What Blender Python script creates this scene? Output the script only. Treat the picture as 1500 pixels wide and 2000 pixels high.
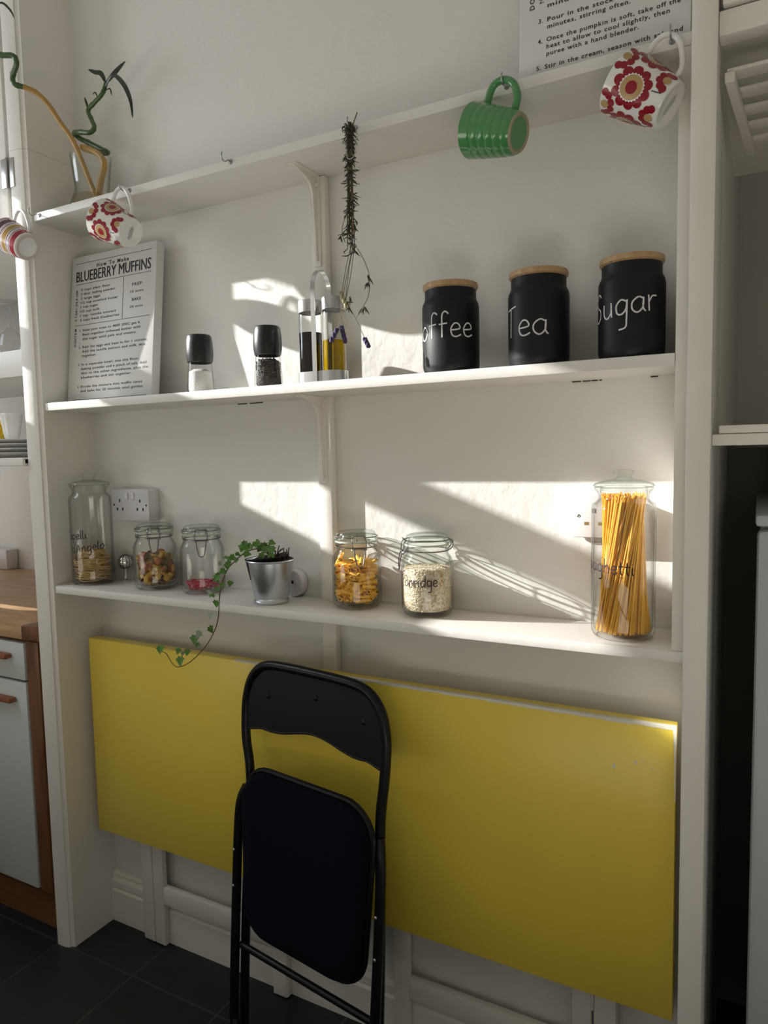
import bpy, bmesh, math, random
from mathutils import Vector, Matrix
random.seed(7)
PI = math.pi
SC = bpy.context.scene
COL = SC.collection
for _o in list(bpy.data.objects):
    bpy.data.objects.remove(_o)

# ------------------------------------------------------------------ camera
cd = bpy.data.cameras.new('camera')
cam = bpy.data.objects.new('camera', cd)
COL.objects.link(cam)
cd.sensor_fit = 'VERTICAL'
cd.sensor_height = 36.0
cd.lens = 1366.65 / 2000 * 36.0
cd.clip_start = 0.02
_R = ((0.8826, 0.4697, -0.0207), (-0.0203, 0.0819, 0.9964), (0.4697, -0.8790, 0.0818))
_m = Matrix(_R).transposed().to_quaternion().to_matrix().to_4x4()
_m.translation = Vector((0.0, -1.45, 1.437))
cam.matrix_world = _m
SC.camera = cam

# ------------------------------------------------------------------ view, sky, sun, window light, added fill
SC.view_settings.view_transform = 'Standard'
SC.view_settings.look = 'None'
SC.view_settings.exposure = 0.15
SC.view_settings.gamma = 1.0
SC.view_settings.use_curve_mapping = False
SC.cycles.max_bounces = 8
SC.cycles.diffuse_bounces = 5
SC.cycles.glossy_bounces = 4
SC.cycles.transmission_bounces = 6
SC.cycles.transparent_max_bounces = 32
SC.cycles.caustics_reflective = False
SC.cycles.caustics_refractive = False
SC.cycles.sample_clamp_indirect = 3.0
SC.cycles.use_denoising = True

SUN_E, SKY_E, SIDE_FILL_E, BAY_E, WARM_FILL_E = 9.3, 0.15, 8.0, 8.5, 9.0
w = bpy.data.worlds.new('sky')
SC.world = w
w.use_nodes = True
w.node_tree.nodes['Background'].inputs[0].default_value = (0.75, 0.87, 1.0, 1)
w.node_tree.nodes['Background'].inputs[1].default_value = SKY_E

def lamp(name, kind, loc, direction, energy, color, size=None, size_y=None):
    d = bpy.data.lights.new(name, kind)
    d.energy = energy
    d.color = color
    o = bpy.data.objects.new(name, d)
    COL.objects.link(o)
    o.location = loc
    o.rotation_euler = Vector(direction).to_track_quat('-Z', 'Y').to_euler()
    if kind == 'AREA':
        d.shape = 'RECTANGLE'
        d.size = size
        d.size_y = size_y
    return o

SUN_DIR = Vector((3.35, 1.0, -1.29)).normalized()
_s = lamp('sun', 'SUN', (-6, -3, 6), SUN_DIR, SUN_E, (1.0, 0.975, 0.935))
_s.data.angle = math.radians(0.55)
# sky light through the small high window, then three added fill lamps
lamp('window_daylight', 'AREA', (-2.66, -0.70, 2.21), (1.0, 0.25, -0.10), BAY_E, (0.84, 0.92, 1.0), 0.75, 0.62)
lamp('added_side_uplight', 'AREA', (-2.45, -1.95, 0.95), (0.30, 0.20, 0.93), SIDE_FILL_E, (1.0, 0.94, 0.84), 1.1, 0.8)  # unseen uplight, added to brighten the shelf undersides
lamp('added_recess_fill', 'AREA', (-3.27, 0.20, 1.50), (1, 0.0, 0.0), 1.7, (0.97, 0.98, 1.0), 0.5, 1.2)  # fill added to lift the recess; the wall behind it is solid
lamp('added_warm_uplight', 'AREA', (0.10, -1.90, 0.55), (-0.10, 0.12, 1.0), WARM_FILL_E, (1.0, 0.92, 0.80), 1.2, 0.7)  # unseen warm uplight, added for undersides and table; no door stands here

# ------------------------------------------------------------------ materials
def mat(name, color, rough=0.5, metal=0.0, spec=0.5, bump=None, vary=None, coat=0.0, sheen=0.0, emit=None):
    """bump = (scale, strength, distance); vary = (scale, amount)"""
    m = bpy.data.materials.new(name)
    m.use_nodes = True
    nt = m.node_tree
    b = nt.nodes['Principled BSDF']
    b.inputs['Base Color'].default_value = (*color, 1)
    b.inputs['Roughness'].default_value = rough
    b.inputs['Metallic'].default_value = metal
    b.inputs['Specular IOR Level'].default_value = spec
    if coat:
        b.inputs['Coat Weight'].default_value = coat
        b.inputs['Coat Roughness'].default_value = 0.08
    if sheen:
        b.inputs['Sheen Weight'].default_value = sheen
        b.inputs['Sheen Roughness'].default_value = 0.4
        b.inputs['Sheen Tint'].default_value = (0.2, 0.25, 0.6, 1)
    tc = nt.nodes.new('ShaderNodeTexCoord')
    if bump:
        n = nt.nodes.new('ShaderNodeTexNoise')
        n.inputs['Scale'].default_value = bump[0]
        n.inputs['Detail'].default_value = 4
        nt.links.new(tc.outputs['Object'], n.inputs['Vector'])
        bp = nt.nodes.new('ShaderNodeBump')
        bp.inputs['Strength'].default_value = bump[1]
        bp.inputs['Distance'].default_value = bump[2]
        nt.links.new(n.outputs['Fac'], bp.inputs['Height'])
        nt.links.new(bp.outputs['Normal'], b.inputs['Normal'])
    if vary:
        n = nt.nodes.new('ShaderNodeTexNoise')
        n.inputs['Scale'].default_value = vary[0]
        n.inputs['Detail'].default_value = 5
        nt.links.new(tc.outputs['Object'], n.inputs['Vector'])
        mx = nt.nodes.new('ShaderNodeMix')
        mx.data_type = 'RGBA'
        a = vary[1]
        mx.inputs[6].default_value = (*[c * (1 - a) for c in color], 1)
        mx.inputs[7].default_value = (*[min(1, c * (1 + a)) for c in color], 1)
        nt.links.new(n.outputs['Fac'], mx.inputs[0])
        nt.links.new(mx.outputs[2], b.inputs['Base Color'])
    return m

def wood(name, c1, c2, scale=(6, 60, 60), rough=0.45):
    m = bpy.data.materials.new(name)
    m.use_nodes = True
    nt = m.node_tree
    b = nt.nodes['Principled BSDF']
    b.inputs['Roughness'].default_value = rough
    tc = nt.nodes.new('ShaderNodeTexCoord')
    mp = nt.nodes.new('ShaderNodeMapping')
    mp.inputs['Scale'].default_value = scale
    n = nt.nodes.new('ShaderNodeTexNoise')
    n.inputs['Scale'].default_value = 1.0
    n.inputs['Detail'].default_value = 6
    n.inputs['Distortion'].default_value = 0.6
    r = nt.nodes.new('ShaderNodeValToRGB')
    r.color_ramp.elements[0].position = 0.3
    r.color_ramp.elements[0].color = (*c1, 1)
    r.color_ramp.elements[1].position = 0.72
    r.color_ramp.elements[1].color = (*c2, 1)
    nt.links.new(tc.outputs['Object'], mp.inputs['Vector'])
    nt.links.new(mp.outputs['Vector'], n.inputs['Vector'])
    nt.links.new(n.outputs['Fac'], r.inputs['Fac'])
    nt.links.new(r.outputs['Color'], b.inputs['Base Color'])
    return m

def glass(name, tint=(0.985, 0.99, 0.987), edge=(0.17, 0.21, 0.195), gloss=0.8, ior=1.5):
    """clear thin-walled glass: light passes straight through, tinted where the wall is seen edge-on, with Fresnel reflection"""
    m = bpy.data.materials.new(name)
    m.use_nodes = True
    nt = m.node_tree
    nt.nodes.remove(nt.nodes['Principled BSDF'])
    out = nt.nodes['Material Output']
    lw = nt.nodes.new('ShaderNodeLayerWeight')
    lw.inputs['Blend'].default_value = 0.5
    def pw(e):
        p = nt.nodes.new('ShaderNodeMath')
        p.operation = 'POWER'
        nt.links.new(lw.outputs['Facing'], p.inputs[0])
        p.inputs[1].default_value = e
        return p
    mx = nt.nodes.new('ShaderNodeMix')
    mx.data_type = 'RGBA'
    mx.inputs[6].default_value = (*tint, 1)
    mx.inputs[7].default_value = (*edge, 1)
    nt.links.new(pw(5.0).outputs[0], mx.inputs[0])
    tr = nt.nodes.new('ShaderNodeBsdfTransparent')
    nt.links.new(mx.outputs[2], tr.inputs['Color'])
    gl = nt.nodes.new('ShaderNodeBsdfGlossy')
    gl.inputs['Roughness'].default_value = 0.03
    gl.inputs['Color'].default_value = (gloss, gloss, gloss, 1)
    f0 = ((ior - 1) / (ior + 1)) ** 2
    fr = nt.nodes.new('ShaderNodeMapRange')          # Schlick reflectance, the same from both sides of the wall
    fr.inputs['To Min'].default_value = f0
    fr.inputs['To Max'].default_value = 1.0
    nt.links.new(pw(5.0).outputs[0], fr.inputs['Value'])
    ms = nt.nodes.new('ShaderNodeMixShader')
    nt.links.new(fr.outputs[0], ms.inputs[0])
    nt.links.new(tr.outputs[0], ms.inputs[1])
    nt.links.new(gl.outputs[0], ms.inputs[2])
    nt.links.new(ms.outputs[0], out.inputs['Surface'])
    return m

def speckle(name, c1, c2, c3, scale, rough=0.7):
    m = bpy.data.materials.new(name)
    m.use_nodes = True
    nt = m.node_tree
    b = nt.nodes['Principled BSDF']
    b.inputs['Roughness'].default_value = rough
    tc = nt.nodes.new('ShaderNodeTexCoord')
    v = nt.nodes.new('ShaderNodeTexVoronoi')
    v.inputs['Scale'].default_value = scale
    nt.links.new(tc.outputs['Object'], v.inputs['Vector'])
    sp = nt.nodes.new('ShaderNodeSeparateColor')
    nt.links.new(v.outputs['Color'], sp.inputs[0])
    r = nt.nodes.new('ShaderNodeValToRGB')
    r.color_ramp.elements[0].color = (*c1, 1)
    r.color_ramp.elements[1].color = (*c3, 1)
    e = r.color_ramp.elements.new(0.5)
    e.color = (*c2, 1)
    nt.links.new(sp.outputs[0], r.inputs['Fac'])
    nt.links.new(r.outputs['Color'], b.inputs['Base Color'])
    bp = nt.nodes.new('ShaderNodeBump')
    bp.inputs['Strength'].default_value = 0.8
    bp.inputs['Distance'].default_value = 0.002
    nt.links.new(v.outputs['Distance'], bp.inputs['Height'])
    nt.links.new(bp.outputs['Normal'], b.inputs['Normal'])
    return m

M = {}
M['wall'] = mat('wall_paint', (0.78, 0.77, 0.735), 0.6, spec=0.3, bump=(30, 0.4, 0.005), vary=(2.0, 0.03))
M['ceiling'] = mat('ceiling_paint', (0.8, 0.79, 0.77), 0.8)
M['gloss'] = mat('white_gloss_paint', (0.80, 0.775, 0.725), 0.42, spec=0.4, bump=(26, 0.3, 0.003), vary=(9, 0.03))
M['shelfpaint'] = mat('white_shelf_paint', (0.81, 0.79, 0.75), 0.42, spec=0.4, bump=(45, 0.25, 0.002))
M['crack'] = mat('dark_seam', (0.05, 0.045, 0.04), 0.9)
M['plastic'] = mat('white_plastic', (0.70, 0.69, 0.71), 0.3)
M['plasticgrey'] = mat('grey_switch_plastic', (0.62, 0.62, 0.64), 0.35)
M['black'] = mat('black_hole', (0.01, 0.01, 0.01), 0.6)
M['brass'] = mat('dull_brass', (0.45, 0.33, 0.15), 0.4, metal=0.8)
M['yellow'] = mat('yellow_laminate', (0.84, 0.65, 0.085), 0.32, spec=0.45, bump=(14, 0.05, 0.002), vary=(3, 0.05))
M['wornedge'] = mat('worn_white_edge', (0.75, 0.73, 0.62), 0.6, bump=(90, 0.5, 0.002), vary=(30, 0.15))
M['blackmetal'] = mat('black_powder_coated_steel', (0.004, 0.004, 0.0045), 0.34, spec=0.3)
M['blackvinyl'] = mat('black_back_plate', (0.006, 0.006, 0.007), 0.45, spec=0.3, bump=(60, 0.1, 0.001))
M['velvet'] = mat('navy_velvet', (0.003, 0.004, 0.010), 0.95, spec=0.1, bump=(160, 0.4, 0.002), sheen=0.03)
M['steel'] = mat('brushed_steel', (0.62, 0.62, 0.62), 0.28, metal=1.0)
M['galv'] = mat('galvanised_steel', (0.62, 0.65, 0.68), 0.34, metal=1.0, vary=(18, 0.12))
M['wire'] = mat('steel_wire', (0.22, 0.21, 0.21), 0.3, metal=1.0)
M['hook'] = mat('cup_hook_metal', (0.42, 0.42, 0.43), 0.35, metal=0.9)
M['matblack'] = mat('matt_chalkboard_black', (0.006, 0.006, 0.007), 0.48, spec=0.35, vary=(30, 0.5))
M['satinblack'] = mat('satin_black_cap', (0.012, 0.012, 0.013), 0.33)
M['chalk'] = mat('white_chalk', (0.72, 0.72, 0.72), 0.9, vary=(300, 0.3))
M['marker'] = mat('dark_purple_marker', (0.02, 0.008, 0.016), 0.6)
M['bamboolid'] = wood('bamboo_lid', (0.42, 0.26, 0.13), (0.58, 0.39, 0.21), (60, 60, 12))
M['glass'] = glass('clear_glass')
M['glassthick'] = glass('thick_glass', (0.95, 0.98, 0.96), (0.30, 0.38, 0.34))
M['glassgrinder'] = glass('grinder_glass', (0.95, 0.95, 0.95), (0.5, 0.52, 0.52))
M['seal'] = mat('pale_rubber_seal', (0.55, 0.60, 0.50), 0.5)
M['oil'] = glass('olive_oil', (0.97, 0.80, 0.05), (0.88, 0.60, 0.01), 0.8, 1.3)
M['vinegar'] = mat('dark_vinegar', (0.006, 0.003, 0.003), 0.08)
M['penne'] = mat('penne_yellow', (0.95, 0.54, 0.06), 0.5, vary=(20, 0.1))
M['spag'] = mat('spaghetti_yellow', (0.93, 0.50, 0.055), 0.5, vary=(40, 0.16))
M['capelli'] = mat('fine_noodle_yellow', (0.72, 0.50, 0.20), 0.55, vary=(60, 0.35))
M['tri_y'] = mat('pasta_shell_yellow', (0.62, 0.37, 0.06), 0.5)
M['tri_r'] = mat('pasta_shell_red', (0.42, 0.11, 0.03), 0.5)
M['tri_g'] = mat('pasta_shell_green', (0.20, 0.15, 0.04), 0.5)
M['red'] = mat('crimson_shreds', (0.55, 0.02, 0.07), 0.5)
M['pinkred'] = mat('pink_shreds', (0.75, 0.25, 0.3), 0.5)
M['oats'] = speckle('oat_flakes', (0.50, 0.36, 0.20), (0.76, 0.64, 0.45), (0.86, 0.78, 0.62), 260)
M['oatlabel'] = mat('faded_ink_smudge', (0.25, 0.22, 0.2), 0.8)
M['salt'] = speckle('sea_salt', (0.82, 0.82, 0.80), (0.88, 0.88, 0.87), (0.93, 0.93, 0.92), 500)
M['pepper'] = speckle('peppercorns', (0.006, 0.005, 0.004), (0.025, 0.02, 0.015), (0.10, 0.085, 0.06), 330)
M['canvas'] = mat('sign_white_board', (0.70, 0.70, 0.69), 0.6, bump=(200, 0.1, 0.001))
M['ink'] = mat('black_print', (0.02, 0.02, 0.022), 0.7)
M['soil'] = mat('dark_soil', (0.025, 0.015, 0.01), 0.95, bump=(120, 1.0, 0.01))
M['leaf'] = mat('ivy_leaf_green', (0.085, 0.22, 0.03), 0.4, vary=(25, 0.5))
M['leafpale'] = mat('ivy_leaf_pale', (0.33, 0.42, 0.33), 0.45, vary=(30, 0.3))
M['vine'] = mat('ivy_stem', (0.10, 0.06, 0.03), 0.6)
M['deadstem'] = mat('dry_brown_stem', (0.06, 0.035, 0.03), 0.8)
M['bamboogreen'] = mat('bamboo_green', (0.045, 0.10, 0.025), 0.35, vary=(30, 0.4))
M['bambooyellow'] = mat('bamboo_yellow', (0.46, 0.275, 0.075), 0.4, vary=(25, 0.35))
M['bambooleaf'] = mat('bamboo_leaf', (0.012, 0.030, 0.012), 0.35)
M['water'] = glass('cloudy_water', (0.90, 0.84, 0.70), (0.75, 0.66, 0.5), 0.7, 1.33)
M['lavstem'] = mat('dried_lavender_stem', (0.13, 0.10, 0.06), 0.8)
M['lavleaf'] = mat('dried_lavender_leaf', (0.06, 0.06, 0.04), 0.85, vary=(60, 0.5))
M['lavpale'] = mat('dried_pale_bud', (0.42, 0.40, 0.24), 0.8)
M['lavflower'] = mat('dried_lavender_flower', (0.075, 0.055, 0.14), 0.8)
M['tag'] = mat('greyed_paper_tape', (0.55, 0.53, 0.49), 0.7)
M['ceramic'] = mat('white_ceramic', (0.84, 0.83, 0.81), 0.15, coat=0.3)
M['mugbase'] = mat('unglazed_ring', (0.62, 0.57, 0.5), 0.7)
M['green'] = mat('green_glaze', (0.075, 0.27, 0.085), 0.16, coat=0.4)
M['greenrim'] = mat('green_mug_foot', (0.36, 0.33, 0.2), 0.6)
M['darkred'] = mat('dark_red_print', (0.28, 0.008, 0.02), 0.25)
M['beige'] = mat('tan_print', (0.50, 0.33, 0.14), 0.25)
M['stemprint'] = mat('grey_green_print', (0.05, 0.07, 0.06), 0.25)
M['plum'] = mat('plum_stripe', (0.09, 0.025, 0.05), 0.2)
M['ochre'] = mat('ochre_stripe', (0.36, 0.22, 0.05), 0.2)
M['pinkgrey'] = mat('mauve_stripe', (0.42, 0.30, 0.32), 0.2)
M['cabwhite'] = mat('cabinet_white', (0.66, 0.69, 0.69), 0.35)
M['cabwood'] = wood('cabinet_brown_wood', (0.12, 0.045, 0.015), (0.24, 0.10, 0.04), (30, 30, 4))
M['plinthwood'] = wood('plinth_brown_wood', (0.13, 0.055, 0.02), (0.20, 0.09, 0.035), (4, 30, 40))
M['worktop'] = wood('worktop_wood', (0.44, 0.26, 0.13), (0.62, 0.41, 0.23), (5, 25, 40), 0.4)
M['handlewood'] = wood('handle_wood', (0.22, 0.07, 0.03), (0.35, 0.13, 0.05), (40, 8, 40))
M['fridge'] = mat('grey_white_enamel', (0.50, 0.53, 0.56), 0.4)
M['shadewall'] = mat('recess_shade_paint', (0.16, 0.15, 0.13), 0.8)  # dark tone stands in for the shade low in the store
M['yellowjug'] = mat('yellow_glaze', (0.75, 0.50, 0.01), 0.2, coat=0.3)
M['greyplate'] = mat('grey_glaze', (0.10, 0.11, 0.12), 0.3)
M['chrome'] = mat('shiny_silver', (0.75, 0.74, 0.72), 0.12, metal=1.0)
M['clear'] = glass('clear_plastic', (0.93, 0.92, 0.9), (0.7, 0.68, 0.64), 1.0, 1.45)

# slate tiles on the floor
def tile_mat():
    m = bpy.data.materials.new('slate_floor_tiles')
    m.use_nodes = True
    nt = m.node_tree
    b = nt.nodes['Principled BSDF']
    b.inputs['Roughness'].default_value = 0.5
    tc = nt.nodes.new('ShaderNodeTexCoord')
    mp = nt.nodes.new('ShaderNodeMapping')
    mp.inputs['Location'].default_value = (1.512, 0.168, 0)
    br = nt.nodes.new('ShaderNodeTexBrick')
    br.offset = 0.0
    br.inputs['Scale'].default_value = 1.0
    br.inputs['Brick Width'].default_value = 0.305
    br.inputs['Row Height'].default_value = 0.305
    br.inputs['Mortar Size'].default_value = 0.0028
    br.inputs['Mortar Smooth'].default_value = 0.2
    br.inputs['Color1'].default_value = (0.0065, 0.0065, 0.007, 1)
    br.inputs['Color2'].default_value = (0.010, 0.010, 0.0105, 1)
    br.inputs['Mortar'].default_value = (0.042, 0.041, 0.04, 1)
    n = nt.nodes.new('ShaderNodeTexNoise')
    n.inputs['Scale'].default_value = 14
    n.inputs['Detail'].default_value = 6
    mx = nt.nodes.new('ShaderNodeMix')
    mx.data_type = 'RGBA'
    mx.blend_type = 'MULTIPLY'
    mx.inputs[0].default_value = 0.6
    r = nt.nodes.new('ShaderNodeValToRGB')
    r.color_ramp.elements[0].position = 0.3
    r.color_ramp.elements[0].color = (0.5, 0.5, 0.5, 1)
    r.color_ramp.elements[1].position = 0.7
    r.color_ramp.elements[1].color = (1.4, 1.4, 1.4, 1)
    bp = nt.nodes.new('ShaderNodeBump')
    bp.inputs['Strength'].default_value = 0.25
    bp.inputs['Distance'].default_value = 0.004
    nt.links.new(tc.outputs['Object'], mp.inputs['Vector'])
    nt.links.new(mp.outputs['Vector'], br.inputs['Vector'])
    nt.links.new(tc.outputs['Object'], n.inputs['Vector'])
    nt.links.new(n.outputs['Fac'], r.inputs['Fac'])
    nt.links.new(br.outputs['Color'], mx.inputs[6])
    nt.links.new(r.outputs['Color'], mx.inputs[7])
    nt.links.new(mx.outputs[2], b.inputs['Base Color'])
    nt.links.new(n.outputs['Fac'], bp.inputs['Height'])
    nt.links.new(bp.outputs['Normal'], b.inputs['Normal'])
    return m
M['tiles'] = tile_mat()

# ------------------------------------------------------------------ mesh helpers
class MB:
    """collects shapes into one bmesh"""
    def __init__(self):
        self.bm = bmesh.new()
        self.mi = 0
    def _mark(self, faces):
        for f in faces:
            f.material_index = self.mi
    def box(self, x0, x1, y0, y1, z0, z1, bev=0.0, seg=2):
        ps = [(x0, y0, z0), (x1, y0, z0), (x1, y1, z0), (x0, y1, z0), (x0, y0, z1), (x1, y0, z1), (x1, y1, z1), (x0, y1, z1)]
        v = [self.bm.verts.new(p) for p in ps]
        fs = [self.bm.faces.new([v[i] for i in q]) for q in ((3, 2, 1, 0), (4, 5, 6, 7), (0, 1, 5, 4), (1, 2, 6, 5), (2, 3, 7, 6), (3, 0, 4, 7))]
        self._mark(fs)
        if bev > 0:
            ed = {e for f in fs for e in f.edges}
            r = bmesh.ops.bevel(self.bm, geom=list(ed), offset=bev, segments=seg, affect='EDGES', profile=0.5)
            self._mark(r['faces'])
        return self
    def prism(self, poly, mapf, d0, d1, bev=0.0):
        """poly: 2D outline; mapf(u, v, d) -> 3D"""
        a = [self.bm.verts.new(mapf(u, v, d0)) for u, v in poly]
        b = [self.bm.verts.new(mapf(u, v, d1)) for u, v in poly]
        n = len(poly)
        fs = [self.bm.faces.new(a[::-1]), self.bm.faces.new(b)]
        for i in range(n):
            fs.append(self.bm.faces.new((a[i], a[(i + 1) % n], b[(i + 1) % n], b[i])))
        self._mark(fs)
        if bev > 0:
            ed = {e for f in fs[:2] for e in f.edges}
            r = bmesh.ops.bevel(self.bm, geom=list(ed), offset=bev, segments=2, affect='EDGES', profile=0.5)
            self._mark(r['faces'])
        return self
    def lathe(self, prof, seg=40, c=(0, 0, 0), mats=None, mtx=None):
        rings = []
        for r, z in prof:
            if r < 1e-6:
                rings.append([self.bm.verts.new((c[0], c[1], c[2] + z))])
            else:
                rings.append([self.bm.verts.new((c[0] + r * math.cos(2 * PI * i / seg), c[1] + r * math.sin(2 * PI * i / seg), c[2] + z)) for i in range(seg)])
        new = []
        for k in range(len(rings) - 1):
            a, b = rings[k], rings[k + 1]
            if mats:
                self.mi = mats[k]
            for i in range(seg):
                j = (i + 1) % seg
                if len(a) == 1 and len(b) == 1:
                    continue
                if len(a) == 1:
                    f = self.bm.faces.new((a[0], b[j], b[i]))
                elif len(b) == 1:
                    f = self.bm.faces.new((a[i], a[j], b[0]))
                else:
                    f = self.bm.faces.new((a[i], a[j], b[j], b[i]))
                f.material_index = self.mi
                new.append(f)
        if mtx is not None:
            vs = {v for r in rings for v in r}
            bmesh.ops.transform(self.bm, matrix=mtx, verts=list(vs))
        return self
    def tube(self, pts, r, seg=8, closed=False, cap=True, flat=None):
        """sweep a circle (or an ellipse flat=(a,b)) along pts; r a number or a list"""
        P = [Vector(p) for p in pts]
        n = len(P)
        rr = r if isinstance(r, (list, tuple)) else [r] * n
        T = []
        for i in range(n):
            if closed:
                t = P[(i + 1) % n] - P[i - 1]
            else:
                t = P[min(i + 1, n - 1)] - P[max(i - 1, 0)]
            T.append(t.normalized())
        up = Vector((0, 0, 1))
        if abs(T[0].dot(up)) > 0.9:
            up = Vector((1, 0, 0))
        nrm = (up - T[0] * up.dot(T[0])).normalized()
        rings = []
        for i in range(n):
            nrm = (nrm - T[i] * nrm.dot(T[i]))
            if nrm.length < 1e-6:
                nrm = T[i].orthogonal()
            nrm.normalize()
            bn = T[i].cross(nrm)
            rings.append([self.bm.verts.new(P[i] + (nrm * math.cos(2 * PI * k / seg) + bn * math.sin(2 * PI * k / seg)) * rr[i]) for k in range(seg)])
        m = n if closed else n - 1
        fs = []
        for i in range(m):
            a, b = rings[i], rings[(i + 1) % n]
            for k in range(seg):
                fs.append(self.bm.faces.new((a[k], a[(k + 1) % seg], b[(k + 1) % seg], b[k])))
        if cap and not closed:
            fs.append(self.bm.faces.new(rings[0][::-1]))
            fs.append(self.bm.faces.new(rings[-1]))
        self._mark(fs)
        return self
    def ribbon(self, pts, normals, width):
        """flat strip following pts, lying on the surface whose normals are given"""
        P = [Vector(p) for p in pts]
        L, Rr = [], []
        for i, p in enumerate(P):
            t = (P[min(i + 1, len(P) - 1)] - P[max(i - 1, 0)]).normalized()
            s = t.cross(Vector(normals[i])).normalized() * width * 0.5
            L.append(self.bm.verts.new(p + s))
            Rr.append(self.bm.verts.new(p - s))
        for i in range(len(P) - 1):
            f = self.bm.faces.new((L[i], Rr[i], Rr[i + 1], L[i + 1]))
            f.material_index = self.mi
        return self
    def sphere(self, c, r, sx=1, sy=1, sz=1, u=14, v=9):
        res = bmesh.ops.create_uvsphere(self.bm, u_segments=u, v_segments=v, radius=r)
        bmesh.ops.transform(self.bm, matrix=Matrix.Translation(c) @ Matrix.Diagonal((sx, sy, sz, 1)), verts=res['verts'])
        self._mark({f for x in res['verts'] for f in x.link_faces})
        return self
    def face(self, pts):
        f = self.bm.faces.new([self.bm.verts.new(p) for p in pts])
        f.material_index = self.mi
        return self
    def build(self, name, mats, parent=None, smooth=True, angle=35, fix=True):
        if fix:
            bmesh.ops.recalc_face_normals(self.bm, faces=self.bm.faces)
        me = bpy.data.meshes.new(name)
        self.bm.to_mesh(me)
        self.bm.free()
        for mm in (mats if isinstance(mats, (list, tuple)) else [mats]):
            me.materials.append(mm)
        if smooth:
            me.polygons.foreach_set('use_smooth', [True] * len(me.polygons))
            me.set_sharp_from_angle(angle=math.radians(angle))
        o = bpy.data.objects.new(name, me)
        COL.objects.link(o)
        if parent:
            o.parent = parent
        return o

def tag(o, label, cat, group=None, kind=None):
    o['label'] = label
    o['category'] = cat
    if group:
        o['group'] = group
    if kind:
        o['kind'] = kind
    return o
def thing(name, label, cat, loc=(0, 0, 0), rot=(0, 0, 0), group=None):
    o = bpy.data.objects.new(name, None)
    o.empty_display_size = 0.05
    COL.objects.link(o)
    o.location = loc
    o.rotation_euler = rot
    return tag(o, label, cat, group)
def struct(o):
    o['kind'] = 'structure'
    return o
def dup(root, loc, rot, label, group=None):
    r = root.copy()
    COL.objects.link(r)
    r.location = loc
    r.rotation_euler = rot
    r['label'] = label
    if group:
        r['group'] = group
    for ch in list(root.children):
        c = ch.copy()
        COL.objects.link(c)
        c.parent = r
        for g in list(ch.children):
            d = g.copy()
            COL.objects.link(d)
            d.parent = c
    return r
def smooth_path(pts, n=6, closed=False):
    """Catmull-Rom through pts"""
    P = [Vector(p) for p in pts]
    out = []
    N = len(P)
    rng = N if closed else N - 1
    for i in range(rng):
        if closed:
            p0, p1, p2, p3 = P[i - 1], P[i], P[(i + 1) % N], P[(i + 2) % N]
        else:
            p0, p1, p2, p3 = P[max(i - 1, 0)], P[i], P[i + 1], P[min(i + 2, N - 1)]
        for k in range(n):
            t = k / n
            out.append(0.5 * ((2 * p1) + (p2 - p0) * t + (2 * p0 - 5 * p1 + 4 * p2 - p3) * t * t + (3 * p1 - p0 - 3 * p2 + p3) * t ** 3))
    if not closed:
        out.append(P[-1])
    return out
XZ = lambda y_is_d: (lambda u, v, d: (u, d, v))
def m_xz(u, v, d): return (u, d, v)
def m_yz(u, v, d): return (d, u, v)
def m_xy(u, v, d): return (u, v, d)

def add_text(mb, s, x, z, h, width=None, y=-0.0006, bold=0.0, spacing=1.0, rot90=False, align='LEFT', condense=1.0):
    """printed lettering in the x-z plane facing -y; h is the capital height, width the finished width"""
    c = bpy.data.curves.new('t', 'FONT')
    c.body = s
    c.size = 1.0
    c.offset = bold
    c.space_character = spacing
    c.resolution_u = 2
    c.fill_mode = 'FRONT'
    o = bpy.data.objects.new('t', c)
    COL.objects.link(o)
    dg = bpy.context.evaluated_depsgraph_get()
    dg.update()
    me = bpy.data.meshes.new_from_object(o.evaluated_get(dg))
    xs = [v.co.x for v in me.vertices]
    if xs:
        x0, x1 = min(xs), max(xs)
        k = h / 0.70
        kx = (width / (x1 - x0)) if width else k * condense
        b2 = bmesh.new()
        b2.from_mesh(me)
        w_ = (x1 - x0) * kx
        off = 0 if align == 'LEFT' else -w_ / 2
        for v in b2.verts:
            px, pz = (v.co.x - x0) * kx + off, v.co.y * k
            if rot90:
                px, pz = -pz, px
            v.co = (x + px, y, z + pz)
        me2 = bpy.data.meshes.new('t2')
        b2.to_mesh(me2)
        b2.free()
        mb.bm.from_mesh(me2)
        bpy.data.meshes.remove(me2)
    bpy.data.objects.remove(o)
    bpy.data.curves.remove(c)
    bpy.data.meshes.remove(me)

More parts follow.
